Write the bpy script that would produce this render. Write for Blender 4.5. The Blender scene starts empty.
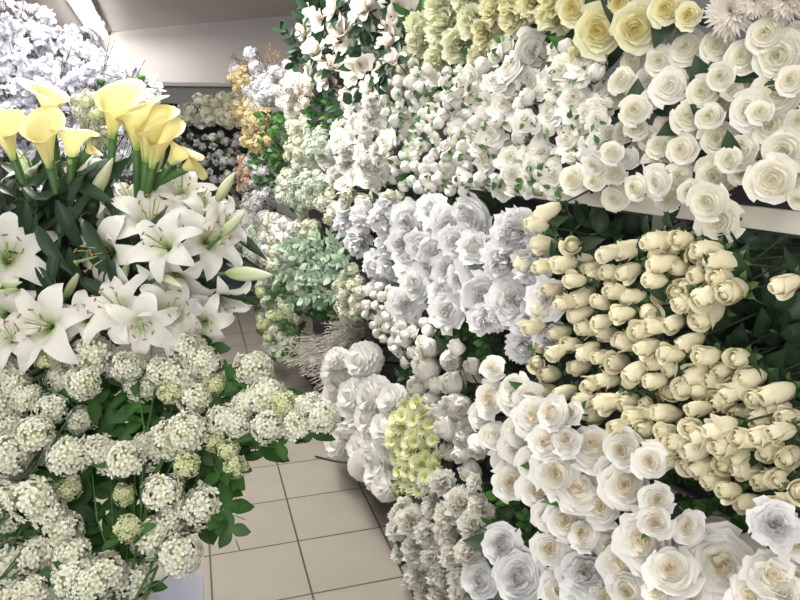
import bpy, math, random
import numpy as np
from mathutils import Vector, Matrix
rnd = random.Random(7)
PI = math.pi
C = bpy.context.scene.collection
sc = bpy.context.scene

# ------------------------------------------------------------ camera
F, YAW, PITCH, ROLL, EYE = 697.1, 0.28644, 0.24096, -0.006, 1.549
CAM = Vector((0, 0, EYE))
fw = Vector((math.sin(YAW)*math.cos(PITCH), math.cos(YAW)*math.cos(PITCH), -math.sin(PITCH)))
r0 = Vector((math.cos(YAW), -math.sin(YAW), 0)); u0 = r0.cross(fw)
rt = r0*math.cos(ROLL) + u0*math.sin(ROLL); up = -r0*math.sin(ROLL) + u0*math.cos(ROLL)
cd = bpy.data.cameras.new('camera'); cam = bpy.data.objects.new('camera', cd); C.objects.link(cam)
cd.sensor_width = 36; cd.lens = F/800*36; cd.clip_start = 0.05; cd.clip_end = 60
m = Matrix((rt, up, -fw)).transposed().to_4x4(); m.translation = CAM; cam.matrix_world = m
sc.camera = cam

def ray(u, v): return fw + rt*((u-400)/F) + up*((300-v)/F)
def at_depth(u, v, d): return CAM + ray(u, v)*d
# the rack on the right runs along the line X = 1.16 - 0.165 Y ; 'off' is how far in front of it a thing stands
K = 0.165; X0 = 1.16
OUT = Vector((-1, -K, 0)).normalized(); ALONG = Vector((-K, 1, 0)).normalized(); UPV = Vector((0, 0, 1))
def at_bank(u, v, off=0.0):
    d = ray(u, v); return CAM + d*((X0-off)/(d.x+K*d.y))
def rackp(y, off, z): return Vector((X0-K*y, y, z)) + OUT*off   # a point of the rack
def depth_of(P): return (P-CAM).dot(fw)

# ------------------------------------------------------------ materials
def ramp_mat(name, stops, rough=.55, trans=.25, noise=.06, nscale=60, spec=.25, bump=0.0):
    m = bpy.data.materials.new(name); m.use_nodes = True; nt = m.node_tree; N = nt.nodes; L = nt.links
    b = N['Principled BSDF']; out = N['Material Output']
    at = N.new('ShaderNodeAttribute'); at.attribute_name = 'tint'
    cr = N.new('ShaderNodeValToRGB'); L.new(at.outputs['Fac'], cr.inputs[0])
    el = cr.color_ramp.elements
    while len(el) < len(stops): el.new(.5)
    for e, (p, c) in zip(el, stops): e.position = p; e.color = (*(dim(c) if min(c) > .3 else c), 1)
    oi = N.new('ShaderNodeObjectInfo')
    ns = N.new('ShaderNodeTexNoise'); ns.inputs['Scale'].default_value = nscale; ns.inputs['Detail'].default_value = 2
    tc = N.new('ShaderNodeTexCoord'); L.new(tc.outputs['Object'], ns.inputs['Vector'])
    ad = N.new('ShaderNodeMath'); ad.operation = 'ADD'; L.new(ns.outputs['Fac'], ad.inputs[0]); L.new(oi.outputs['Random'], ad.inputs[1])
    mr = N.new('ShaderNodeMapRange'); L.new(ad.outputs[0], mr.inputs['Value'])
    mr.inputs['From Max'].default_value = 2; mr.inputs['To Min'].default_value = 1-noise*1.6; mr.inputs['To Max'].default_value = 1+noise
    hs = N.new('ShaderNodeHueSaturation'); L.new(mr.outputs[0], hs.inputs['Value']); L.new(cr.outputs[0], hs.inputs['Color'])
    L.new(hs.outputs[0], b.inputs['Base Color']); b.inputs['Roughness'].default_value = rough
    b.inputs['Specular IOR Level'].default_value = spec
    if bump:
        bp = N.new('ShaderNodeBump'); bp.inputs['Strength'].default_value = bump; bp.inputs['Distance'].default_value = .002
        L.new(ns.outputs['Fac'], bp.inputs['Height']); L.new(bp.outputs[0], b.inputs['Normal'])
    if trans > 0:
        tr = N.new('ShaderNodeBsdfTranslucent'); mx = N.new('ShaderNodeMixShader'); mx.inputs[0].default_value = trans
        L.new(hs.outputs[0], tr.inputs['Color']); L.new(b.outputs[0], mx.inputs[1]); L.new(tr.outputs[0], mx.inputs[2]); L.new(mx.outputs[0], out.inputs['Surface'])
    return m
def flat(name, c, rough=.6, metal=0, noise=.05, nscale=8, spec=.4, bump=0.0):
    return_m = ramp_mat(name, [(0, c), (1, c)], rough, 0, noise, nscale, spec, bump)
    return_m.node_tree.nodes['Principled BSDF'].inputs['Metallic'].default_value = metal
    return return_m
M = {}
def dim(c, k=.90): return tuple(x*k for x in c)
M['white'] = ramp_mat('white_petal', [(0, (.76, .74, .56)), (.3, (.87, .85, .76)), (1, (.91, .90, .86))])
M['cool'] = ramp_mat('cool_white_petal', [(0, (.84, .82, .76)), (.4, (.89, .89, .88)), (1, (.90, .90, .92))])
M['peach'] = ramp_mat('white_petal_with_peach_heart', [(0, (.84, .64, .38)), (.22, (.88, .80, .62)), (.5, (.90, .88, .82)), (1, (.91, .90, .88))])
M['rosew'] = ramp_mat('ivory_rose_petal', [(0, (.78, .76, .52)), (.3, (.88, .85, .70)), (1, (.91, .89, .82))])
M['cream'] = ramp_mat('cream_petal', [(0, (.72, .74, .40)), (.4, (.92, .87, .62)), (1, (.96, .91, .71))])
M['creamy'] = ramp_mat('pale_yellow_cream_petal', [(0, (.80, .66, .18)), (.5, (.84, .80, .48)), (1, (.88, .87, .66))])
M['ivfl'] = ramp_mat('ivory_floret', [(0, (.40, .46, .22)), (.4, (.72, .73, .56)), (1, (.85, .85, .74))], noise=.12)
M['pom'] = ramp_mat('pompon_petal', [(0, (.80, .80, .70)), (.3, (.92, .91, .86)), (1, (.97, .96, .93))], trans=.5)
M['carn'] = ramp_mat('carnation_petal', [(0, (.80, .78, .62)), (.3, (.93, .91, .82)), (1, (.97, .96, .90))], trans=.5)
M['lime'] = ramp_mat('pale_lime_petal', [(0, (.45, .58, .18)), (.5, (.68, .74, .40)), (1, (.82, .85, .60))])
M['ivgreen'] = ramp_mat('greenish_ivory_petal', [(0, (.50, .58, .25)), (.5, (.76, .78, .52)), (1, (.86, .86, .70))])
M['vib'] = ramp_mat('snowball_floret', [(0, (.34, .42, .08)), (.3, (.74, .76, .50)), (.6, (.88, .88, .78)), (1, (.91, .91, .86))], noise=.1)
M['vibg'] = ramp_mat('greenish_snowball_floret', [(0, (.34, .44, .08)), (.4, (.70, .74, .40)), (1, (.86, .88, .68))], noise=.1)
M['lily'] = ramp_mat('lily_petal', [(0, (.30, .50, .08)), (.22, (.74, .78, .54)), (.45, (.80, .79, .73)), (1, (.83, .82, .79))], trans=.3)
M['lbud'] = ramp_mat('lily_bud_skin', [(0, (.28, .42, .12)), (.45, (.62, .68, .42)), (1, (.80, .80, .66))], noise=.08)
M['calla'] = ramp_mat('calla_spathe', [(0, (.30, .50, .10)), (.22, (.76, .80, .36)), (.5, (.86, .78, .34)), (1, (.88, .81, .42))], rough=.4, trans=.3)
M['spadix'] = flat('spadix', (.75, .55, .08))
M['anther'] = flat('anther', (.30, .16, .05))
M['dried'] = ramp_mat('ochre_dried_floret', [(0, (.38, .27, .10)), (.5, (.62, .50, .26)), (1, (.76, .66, .42))], noise=.15)
M['driedpale'] = ramp_mat('beige_dried_floret', [(0, (.42, .34, .18)), (.5, (.66, .60, .42)), (1, (.78, .74, .60))], noise=.15)
M['greywhite'] = ramp_mat('grey_white_floret', [(0, (.35, .33, .28)), (.5, (.60, .59, .56)), (1, (.76, .76, .76))], noise=.15)
M['greylav'] = ramp_mat('frosted_floret', [(0, (.45, .42, .40)), (.5, (.66, .66, .68)), (1, (.82, .82, .86))], noise=.15)
M['blush'] = ramp_mat('blush_petal', [(0, (.55, .40, .30)), (.5, (.80, .72, .64)), (1, (.86, .82, .76))], noise=.1)
M['peachy'] = ramp_mat('peach_petal', [(0, (.42, .28, .18)), (1, (.62, .46, .34))], noise=.1)
M['mintfl'] = ramp_mat('mint_floret', [(0, (.28, .38, .22)), (.45, (.60, .67, .54)), (1, (.80, .83, .76))], noise=.12)
M['gmum'] = ramp_mat('lime_chrysanthemum_petal', [(0, (.42, .50, .10)), (.5, (.66, .69, .32)), (1, (.80, .81, .56))], noise=.08)
M['leaf'] = ramp_mat('leaf_green', [(0, (.035, .10, .022)), (1, (.05, .14, .03))], .45, .15, .35, 30)
M['leafd'] = ramp_mat('dark_leaf', [(0, (.022, .045, .022)), (1, (.032, .065, .032))], .45, .1, .3, 30)
M['leafb'] = ramp_mat('bright_leaf', [(0, (.06, .14, .04)), (1, (.11, .22, .07))], .45, .25, .3, 30)
M['leafv'] = ramp_mat('snowball_leaf', [(0, (.035, .10, .022)), (1, (.065, .165, .04))], .5, .2, .4, 30)
M['leafmint'] = ramp_mat('frosted_mint_leaf', [(0, (.28, .40, .26)), (1, (.50, .62, .48))], .6, .2, .2, 30)
M['leafmag'] = ramp_mat('magnolia_leaf', [(0, (.02, .05, .025)), (1, (.03, .07, .035))], .35, .05, .4, 20)
M['leafbr'] = ramp_mat('brown_leaf', [(0, (.14, .09, .05)), (1, (.24, .16, .09))], .6, .1, .3, 20)
M['stem'] = flat('green_stem', (.05, .12, .03), .5, noise=.2)
M['stemd'] = flat('dark_stem', (.03, .045, .022), .5, noise=.2)
M['twig'] = flat('brown_twig', (.07, .045, .03), .7, noise=.3)
M['sepal'] = ramp_mat('sepal_green', [(0, (.05, .14, .03)), (1, (.10, .24, .06))], .5, .15, .2)
M['sepald'] = ramp_mat('dark_sepal_green', [(0, (.04, .09, .03)), (1, (.07, .14, .045))], .5, .1, .2)
M['frost'] = ramp_mat('frosted_white_blossom', [(0, (.76, .76, .82)), (1, (.90, .90, .96))], .5, .45, .08)
M['grass'] = ramp_mat('dry_grass', [(0, (.34, .29, .22)), (1, (.82, .77, .68))], .7, .2, .2, 20)
M['rail'] = flat('cream_metal_rail', (.72, .69, .60), .35, 0, .03)
M['dark'] = flat('dark_rack_metal', (.045, .046, .056), .5, 0, .15)
M['darkboard'] = flat('dark_shelf_board', (.055, .055, .065), .6, 0, .15)
M['grey'] = flat('grey_shelf_metal', (.13, .13, .12), .5, 0, .08)
M['greyl'] = flat('light_shelf_edge', (.36, .35, .34), .4, 0, .08)
M['lav'] = flat('lavender_grey_laminate', (.45, .46, .58), .45, 0, .03)
M['steel'] = flat('brushed_steel', (.45, .44, .42), .3, .8, .1)
M['bucket'] = flat('black_plastic', (.02, .02, .025), .4)
M['wall'] = flat('painted_wall', (.43, .40, .39), .85, 0, .03, 3)
M['ceil'] = flat('painted_ceiling', (.66, .62, .60), .9, 0, .06, 2)
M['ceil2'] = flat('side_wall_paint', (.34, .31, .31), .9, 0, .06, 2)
def emis(name, c, s):
    m = bpy.data.materials.new(name); m.use_nodes = True; b = m.node_tree.nodes['Principled BSDF']
    b.inputs['Base Color'].default_value = (*c, 1); b.inputs['Emission Color'].default_value = (*c, 1); b.inputs['Emission Strength'].default_value = s
    return m
M['tube'] = emis('lit_tube', (1, .98, .95), 22)
def tile_mat():
    m = bpy.data.materials.new('floor_tiles'); m.use_nodes = True; nt = m.node_tree; N = nt.nodes; L = nt.links
    b = N['Principled BSDF']; tc = N.new('ShaderNodeTexCoord'); mp = N.new('ShaderNodeMapping'); L.new(tc.outputs['Object'], mp.inputs[0])
    # floor object's origin sits on a grout crossing
    br = N.new('ShaderNodeTexBrick'); br.offset = 0; br.squash = 1
    br.inputs['Scale'].default_value = 1; br.inputs['Brick Width'].default_value = .33; br.inputs['Row Height'].default_value = .33
    br.inputs['Mortar Size'].default_value = .0042; br.inputs['Mortar Smooth'].default_value = .3
    br.inputs['Color1'].default_value = (.275, .25, .21, 1); br.inputs['Color2'].default_value = (.295, .268, .225, 1); br.inputs['Mortar'].default_value = (.06, .052, .042, 1)
    br.inputs['Bias'].default_value = 0
    L.new(mp.outputs[0], br.inputs['Vector'])
    ns = N.new('ShaderNodeTexNoise'); ns.inputs['Scale'].default_value = 5; ns.inputs['Detail'].default_value = 6; L.new(tc.outputs['Object'], ns.inputs['Vector'])
    mr = N.new('ShaderNodeMapRange'); L.new(ns.outputs['Fac'], mr.inputs['Value']); mr.inputs['To Min'].default_value = .85; mr.inputs['To Max'].default_value = 1.12
    hs = N.new('ShaderNodeHueSaturation'); L.new(br.outputs['Color'], hs.inputs['Color']); L.new(mr.outputs[0], hs.inputs['Value'])
    L.new(hs.outputs[0], b.inputs['Base Color']); b.inputs['Roughness'].default_value = .38; b.inputs['Specular IOR Level'].default_value = .4
    bp = N.new('ShaderNodeBump'); bp.inputs['Strength'].default_value = .4; bp.inputs['Distance'].default_value = .003; bp.invert = True
    L.new(br.outputs['Fac'], bp.inputs['Height']); L.new(bp.outputs[0], b.inputs['Normal'])
    return m
M['tile'] = tile_mat()

# ------------------------------------------------------------ mesh builder
class MB:
    def __init__(s): s.v = []; s.f = []; s.t = []; s.n = 0; s.mi = []
    def add(s, vs, fs, tint, mi=0):
        s.v.extend(vs); s.f.extend([tuple(i+s.n for i in f) for f in fs]); s.mi.extend([mi]*len(fs))
        s.t.extend(tint if hasattr(tint, '__len__') else [tint]*len(vs)); s.n += len(vs)
    def grid(s, nu, nv, fn, mi=0):      # fn(u in -1..1, v in 0..1) -> (x,y,z), tint
        vs = []; ts = []
        for j in range(nv):
            for i in range(nu):
                p, t = fn(-1+2*i/(nu-1), j/(nv-1)); vs.append(tuple(p)); ts.append(t)
        s.add(vs, [(j*nu+i, j*nu+i+1, (j+1)*nu+i+1, (j+1)*nu+i) for j in range(nv-1) for i in range(nu-1)], ts, mi)
    def tube(s, pts, rad, n=6, tint=0.5, mi=0, cap=True):
        pts = [Vector(p) for p in pts]; k = len(pts); rad = rad if hasattr(rad, '__len__') else [rad]*k
        vs = []; ts = []; ref = Vector((.3, .2, .9)).normalized()
        for i, p in enumerate(pts):
            d = (pts[min(i+1, k-1)]-pts[max(i-1, 0)]).normalized()
            a = d.cross(ref); a = a.normalized() if a.length > 1e-4 else Vector((1, 0, 0)); b = d.cross(a)
            for q in range(n):
                c = 2*PI*q/n; vs.append(tuple(p+(a*math.cos(c)+b*math.sin(c))*rad[i])); ts.append(tint if not hasattr(tint, '__len__') else tint[i])
        fs = [(i*n+q, i*n+(q+1) % n, (i+1)*n+(q+1) % n, (i+1)*n+q) for i in range(k-1) for q in range(n)]
        if cap: fs += [tuple(range(n))[::-1], tuple((k-1)*n+q for q in range(n))]
        s.add(vs, fs, ts, mi)
    def box(s, x0, x1, y0, y1, z0, z1, fr=None, mi=0):
        vs = [(x, y, z) for z in (z0, z1) for y in (y0, y1) for x in (x0, x1)]
        if fr: vs = [tuple(fr(*v)) for v in vs]
        s.add(vs, [(0, 2, 3, 1), (4, 5, 7, 6), (0, 1, 5, 4), (2, 6, 7, 3), (0, 4, 6, 2), (1, 3, 7, 5)], .5, mi)
    def mesh(s, name, mats, smooth=True):
        me = bpy.data.meshes.new(name); me.from_pydata(s.v, [], s.f)
        if not isinstance(mats, (list, tuple)): mats = [mats]
        for q in mats: me.materials.append(q)
        if len(mats) > 1: me.polygons.foreach_set('material_index', s.mi)
        a = me.attributes.new('tint', 'FLOAT', 'POINT'); a.data.foreach_set('value', s.t)
        if smooth: me.polygons.foreach_set('use_smooth', [True]*len(me.polygons))
        me.update(); return me
def sm(x, a, b): x = min(1, max(0, (x-a)/(b-a))); return x*x*(3-2*x)

# ------------------------------------------------------------ bloom makers (unit: head about 1 across, +Z is the face; calyx at 0)
def rose(mat, n=18, H=.62, curl=.22, ruffle=.015, seed=0, open_=1.0, tight=1.0, nu=8, nv=7, jit=.0, dip=.10):
    g = random.Random(seed); mb = MB(); R = .5
    for i in range(n):
        t = i/(n-1); th = i*2.39996+g.uniform(-.15, .15)
        rb = R*(.05+.62*t**.85*tight); rtp = R*(.045+(.85*open_)*t**1.15); h = H*(1-.30*t*t*open_)*g.uniform(.96, 1.03)*(0.93+.07*min(1, t*4))
        half = 2.3*(1-t)**1.3+.78; k1, k2, ph = g.uniform(2, 4), g.uniform(4, 7), g.uniform(0, 6)
        cu = curl*t**.8*g.uniform(.7, 1.2); jz = g.uniform(-jit, jit)
        def fn(u, v):
            w = .5+.5*math.sin(PI/2*min(1, v/.7)); top = 1-.16*abs(u)**2.5
            a = th+u*half*w
            r = rb*(.3+.7*math.sqrt(v))+(rtp-rb)*v*v+.05*R*u*t
            c = max(0, (v-.68)/.32); r += cu*R*c; z = h*v*top-cu*.75*R*c*c+jz*v
            q = ruffle*(math.sin(k1*u*2+ph)+.6*math.sin(k2*u*2+ph*2))*v*v*v
            r += q; z += q*.6
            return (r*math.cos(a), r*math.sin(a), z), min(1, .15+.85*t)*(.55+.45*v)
        mb.grid(nu, nv, fn)
    pr = [(.03, R*.3), (.16*H, R*.62*tight)]+[(H*(.90-dip-.30*t*t*open_), R*(.045+.85*open_*t**1.15)*.93+.0) for t in (.92, .75, .55, .35, .15, .0)]
    n8 = 14; vs = []; ts = []
    for z, r in pr:
        for q in range(n8): vs.append((r*math.cos(2*PI*q/n8), r*math.sin(2*PI*q/n8), z)); ts.append(.1+.75*min(1, r/R))
    k = len(pr); fs = [(i*n8+q, i*n8+(q+1) % n8, (i+1)*n8+(q+1) % n8, (i+1)*n8+q) for i in range(k-1) for q in range(n8)]+[tuple((k-1)*n8+q for q in range(n8))]
    mb.add(vs, fs, ts)
    return mb.mesh('rose_bloom', mat)
def fluffy(mat, n=44, seed=0, ruffle=.05, H=.55):
    g = random.Random(seed); mb = MB(); R = .5
    for i in range(n):
        t = ((i+.5)/n)**.8; th = i*2.39996+g.uniform(-.4, .4); el = t*1.55+g.uniform(-.12, .12)
        d = Vector((math.sin(el)*math.cos(th), math.sin(el)*math.sin(th), math.cos(el)*.85)); d.normalize()
        side = d.cross(Vector((0, 0, 1)))
        side = side.normalized() if side.length > .01 else Vector((1, 0, 0))
        nrm = side.cross(d)
        ang = g.uniform(-.7, .7); s2 = side*math.cos(ang)+nrm*math.sin(ang); n2 = nrm*math.cos(ang)-side*math.sin(ang)
        L = R*g.uniform(.85, 1.08); W = R*g.uniform(.30, .42); cup = g.uniform(.15, .5); ph = g.uniform(0, 6); kk = g.uniform(3, 6); bend = g.uniform(-.15, .3)
        def fn(u, v):
            w = W*math.sin(PI*(.12+.62*v))**.7
            q = ruffle*math.sin(kk*u+ph)*v*v
            p = Vector((0, 0, .12))+d*(L*v*(1-.12*u*u))+s2*(u*w)+n2*(cup*w*u*u+bend*R*v*v+q)+d*(q*.8)
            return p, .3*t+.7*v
        mb.grid(6, 5, fn)
    return mb.mesh('fluffy_bloom', mat)
def pompon(mat, n=130, seed=0, w=.075, incurve=.35, pts=4):
    g = random.Random(seed); mb = MB(); R = .5
    for i in range(n):
        c = 1-1.5*(i+.5)/n; el = math.acos(max(-1, c)); th = i*2.39996
        d = Vector((math.sin(el)*math.cos(th), math.sin(el)*math.sin(th), math.cos(el)))
        e = Vector((math.cos(el)*math.cos(th), math.cos(el)*math.sin(th), -math.sin(el)))   # away from the pole
        s = d.cross(e).normalized(); L = R*g.uniform(.9, 1.05)
        def fn(u, v):
            ww = w*math.sin(PI*(.2+.72*v))**.6
            p = Vector((0, 0, .34))+d*(L*(.35+.65*math.sin(v*PI/2)))+e*(.12*R*math.sin(v*PI)-incurve*R*v*v*.6)+s*(u*ww)+d*(.25*ww*(u*u))
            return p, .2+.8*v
        mb.grid(3, pts, fn)
    mb.tube([(0, 0, 0), (0, 0, .06), (0, 0, .3), (0, 0, .5), (0, 0, .66), (0, 0, .72)], [.1, .26, .38, .36, .2, .03], 12, .6)
    return mb.mesh('pompon_bloom', mat)
def spiky(mat, n=90, seed=0):
    g = random.Random(seed); mb = MB(); R = .5
    for i in range(n):
        t = (i+.5)/n; el = .15+1.45*t**.7; th = i*2.39996
        d = Vector((math.sin(el)*math.cos(th), math.sin(el)*math.sin(th), math.cos(el)*.75))
        s = Vector((-math.sin(th), math.cos(th), 0)); L = R*(.55+.5*t)*g.uniform(.9, 1.05); dr = g.uniform(.0, .12)
        def fn(u, v):
            ww = .05*math.sin(PI*(.15+.83*v))**.7
            return Vector((0, 0, .1))+d*L*v+s*(u*ww)+Vector((0, 0, .3*ww*u*u-dr*v*v)), .1+.9*v
        mb.grid(3, 4, fn)
    return mb.mesh('spiky_bloom', mat)
def florets(mat, n=62, seed=0, fr=.135, petals=5, lump=.06, span=1.55):
    g = random.Random(seed); mb = MB(); R = .5
    for i in range(n):
        c = 1-span*(i+.5)/n; el = math.acos(max(-1, c)); th = i*2.39996+g.uniform(-.2, .2)
        d = Vector((math.sin(el)*math.cos(th), math.sin(el)*math.sin(th), math.cos(el)))
        d = (d+Vector((g.uniform(-.3, .3), g.uniform(-.3, .3), g.uniform(-.3, .3)))*.5).normalized()
        lo = 1+.17*math.sin(3*th+seed)*math.sin(2.3*el+seed*2)+.05*math.sin(7*th+5*el)
        a = d.orthogonal().normalized(); b = d.cross(a); c0 = Vector((0, 0, .42))+d*(R*lo*(.86+g.uniform(-lump, lump)*1.6))
        a0 = g.uniform(0, 6); f = fr*g.uniform(.8, 1.15)
        vs = [c0-d*.02]; ts = [0.0]; fs = []
        for k in range(petals):
            an = a0+2*PI*k/petals; hw = PI/petals*.8
            def P(r, q, h): return c0+(a*math.cos(q)+b*math.sin(q))*(f*r)+d*(f*h)
            base = len(vs); lift = g.uniform(-.1, .35)
            vs += [P(.62, an-hw, .12+lift*.3), P(1.02, an-hw*.5, lift), P(1.02, an+hw*.5, lift), P(.62, an+hw, .12+lift*.3), P(.55, an, .02)]
            ts += [.7, 1, 1, .7, .4]
            fs += [(0, base, base+4), (0, base+4, base+3), (base, base+1, base+4), (base+1, base+2, base+4), (base+2, base+3, base+4)]
        mb.add([tuple(v) for v in vs], fs, ts)
    # leafy green core so that no cluster is hollow
    mb.tube([(0, 0, .0), (0, 0, .12), (0, 0, .42), (0, 0, .66), (0, 0, .74)], [.04, .18, .34, .22, .05], 8, .15)
    return mb.mesh('floret_cluster', mat)
def ballbud(mat, seed=0, H=.85):
    g = random.Random(seed); mb = MB()
    for i in range(7):
        t = i/6; th = i*2.4; half = 1.5-.5*t
        def fn(u, v):
            r = .42*math.sin(PI*(.08+.915*v))**.62*(.78+.22*t)+.045*u*math.sin(PI*v)+.03*t*v
            z = H*v*(1-.16*u*u*t)*(.86+.14*(1-t)); a = th+u*half*(.6+.4*math.sin(PI*v))
            return (r*math.cos(a), r*math.sin(a), z), .35+.65*v
        mb.grid(6, 6, fn)
    return mb.mesh('round_bud', mat)
def rosebud(mat, seed=0):
    g = random.Random(seed); mb = MB()
    for i in range(8):
        t = i/7; th = i*2.4+g.uniform(-.2, .2); half = 1.7-.65*t; g0 = g.uniform(.2, 1.6); fl = g.uniform(.06, .42)*t*t
        def fn(u, v):
            r = .34*math.sin(PI*(.06+.70*v))**.8*(.70+.30*t)+fl*max(0, v-.72)/.28*.9+.012*u
            z = 1.0*v*(1-.20*u*u*t)*(1-.16*t*g0); a = th+u*half*(.70+.30*math.sin(PI*min(1, v*.8)))
            return (r*math.cos(a), r*math.sin(a), z*1.22), .1+.9*v
        mb.grid(7, 7, fn)
    mb.tube([(0, 0, .02), (0, 0, .24), (0, 0, .55), (0, 0, .85), (0, 0, 1.02), (0, 0, 1.10), (0, 0, 1.13)], [.1, .22, .27, .21, .14, .07, .02], 10, [.1, .3, .5, .7, .7, .6, .4])
    return mb.mesh('rosebud_bloom', mat)
def sepals(mat, n=5, L=.42, r=.16, drop=0.0, w=.09):
    mb = MB()
    mb.tube([(0, 0, -.12), (0, 0, -.05), (0, 0, .0), (0, 0, .06)], [.04, .09, .12, .12], 7, .3)
    for k in range(n):
        a = 2*PI*k/n; ca, sa = math.cos(a), math.sin(a)
        def fn(u, v):
            rr = r*.5+L*.75*v*(1-drop*.2)*(.8 if drop else .62); z = (.45*v-.25*v*v)*L*2-drop*v*v*L
            ww = w*math.sin(PI*(.2+.78*v)); return (rr*ca-u*ww*sa, rr*sa+u*ww*ca, z-.02), v
        mb.grid(3, 4, fn)
    return mb.mesh('sepals', mat)
def lily(mat, seed=0, rec=1.0):
    g = random.Random(seed); mb = MB()
    for k in range(6):
        a = PI/3*k+g.uniform(-.08, .08); ca, sa = math.cos(a), math.sin(a); L = g.uniform(.58, .66); W = (.145 if k % 2 else .112)*g.uniform(.95, 1.05)
        rr = rec*g.uniform(.8, 1.2); ph = g.uniform(0, 6); tw = g.uniform(-.3, .3)
        cl = [(0.02, 0)]; nv = 11
        for j in range(1, nv):
            s = j/(nv-1); phi = .42+1.0*s+rr*.95*s*s
            x, z = cl[-1]; cl.append((x+L/(nv-1)*math.sin(phi), z+L/(nv-1)*math.cos(phi)))
        def fn(u, v):
            j = v*(nv-1); i0 = int(min(nv-2, j)); f = j-i0
            x = cl[i0][0]*(1-f)+cl[i0+1][0]*f; z = cl[i0][1]*(1-f)+cl[i0+1][1]*f
            w = W*math.sin(PI*min(1, .08+.92*v**.85))**.75+.004
            y = u*w+tw*v*v*.08; e = .022*math.sin(11*v+ph+u)*abs(u)**1.5+.03*abs(u)*(1-v)-.01*(1-abs(u))
            x2 = x-e*.4; z2 = z+e
            return (x2*ca-y*sa, x2*sa+y*ca, z2), min(1, v*1.15+.12*abs(u))
        mb.grid(7, nv, fn)
    return mb.mesh('lily_bloom', mat)
def stamens():
    mb = MB()
    for k in range(6):
        a = PI/3*k+.3; e = Vector((math.cos(a)*.13, math.sin(a)*.13, .42)); o = Vector((math.cos(a)*.02, math.sin(a)*.02, .05))
        mb.tube([o, (o+e)/2+Vector((0, 0, .02)), e], [.006, .005, .004], 5, .1, 0)
        t = Vector((-math.sin(a), math.cos(a), .2))*.032
        mb.tube([e-t, e-t*.5, e+t*.5, e+t], [.004, .011, .011, .004], 5, .5, 1)
    mb.tube([(0, 0, .05), (0, .01, .3), (0, .02, .5), (0, .02, .52)], [.011, .008, .009, .018], 6, .1, 0)
    return mb.mesh('stamens', [M['lily'], M['anther']])
def lilybud():
    mb = MB(); k = 10
    for q in range(3):
        a0 = 2*PI*q/3
        def fn(u, v):
            r = .13*math.sin(PI*(.05+.93*v**.8))**.9*(1-.14*abs(u)**3)+.005; a = a0+u*PI/3
            return (r*math.cos(a), r*math.sin(a), v), .2+.75*v-.25*abs(u)**2
        mb.grid(5, k, fn)
    return mb.mesh('lily_bud', M['lbud'])
def calla(seed=0, wide=1.0):
    g = random.Random(seed); mb = MB(); ph = g.uniform(0, 6)
    def fn(u, v):
        a = u*PI*1.12; fr = math.cos(a*.5/1.12)**2        # 1 at the pointed lip, 0 at the seam
        r = .05+.17*v+.16*wide*v**2.6*(1+.45*fr)+.025*(u+1)*.5
        z = v*(.56+.62*fr)-.10*fr*v**6*wide+.03*math.sin(2*a+ph)*v**3; z += .015*math.sin(3*a+ph)*v**4
        if fr > .93 and v > .8: r += .10*(v-.8)*5*(fr-.93)/.07
        c = max(0, v-.86)/.14; r += .05*c*(1+wide*.4); z -= .05*c*c
        return (r*math.cos(a), r*math.sin(a), z), v
    mb.grid(27, 13, fn); return mb.mesh('calla_spathe', M['calla'])
def spadix():
    mb = MB(); mb.tube([(0, 0, .1), (0, 0, .3), (.01, 0, .55), (.02, 0, .66), (.02, 0, .68)], [.03, .035, .03, .02, .005], 8); return mb.mesh('spadix', M['spadix'])
def leaf(mat, w=.22, fold=.25, curve=.3, seed=0, nv=8, serr=0.0, tipp=1.0, nu=5):
    g = random.Random(seed); mb = MB(); tw = g.uniform(-.25, .25)
    def fn(u, v):
        ww = w*math.sin(PI*min(1, .04+.96*v**.8))**tipp*(1+serr*math.sin(v*28)*abs(u))
        y = u*ww; z = fold*abs(y)-curve*v*v+tw*y*v+.012*math.sin(v*18)*abs(u)
        return (v*(1-.15*curve*v), y, z), v*.6+.4*(1-abs(u))
    mb.grid(nu, nv, fn); return mb.mesh('leaf', mat)
def lobed(mat, seed=0):
    g = random.Random(seed); mb = MB(); n = 30; vs = [(0.30, 0, 0)]; ts = [1]; tw = g.uniform(-.2, .2)
    for i in range(n):
        a = -PI+2*PI*i/n+.001; r = .34+.17*math.cos(3*a)+.035*math.cos(9*a+.4)+.05*math.cos(a)+.02*(i % 2)
        x = .36+r*math.cos(a)*1.1; y = r*math.sin(a); vs.append((x*.5+.15, y*.5, .05*abs(y)-.05*x*x)); ts.append(.5)
        vs.append((x, y, .22*abs(y)-.18*x*x+tw*x*y)); ts.append(0)
    fs = []
    for i in range(n):
        j = (i+1) % n; fs += [(0, 1+2*i, 1+2*j), (1+2*i, 2+2*i, 2+2*j, 1+2*j)]
    mb.add(vs, fs, ts); mb.tube([(-.25, 0, .03), (.1, 0, .0)], [.012, .01], 4, 0)
    return mb.mesh('lobed_leaf', mat)
def leafspray(mat, n=9, seed=0, w=.2, lw=.35):
    g = random.Random(seed); mb = MB()
    mb.tube([(0, 0, 0), (.02, .01, .5), (0, 0, 1)], [.02, .014, .008], 4, .2)
    for i in range(n):
        t = .15+.85*i/(n-1); th = i*2.4; el = .9-.4*t; ca, sa = math.cos(th), math.sin(th); L = lw*g.uniform(.8, 1.2)
        d = Vector((ca*math.sin(el+.3), sa*math.sin(el+.3), math.cos(el+.3))); s = Vector((-sa, ca, 0)); nn = s.cross(d)
        def fn(u, v):
            ww = w*L*math.sin(PI*(.05+.93*v)); return Vector((0, 0, t))+d*(L*v)+s*(u*ww)+nn*(.2*ww*abs(u)-.1*L*v*v), v
        mb.grid(3, 5, fn)
    return mb.mesh('leafy_sprig', mat)
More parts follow.
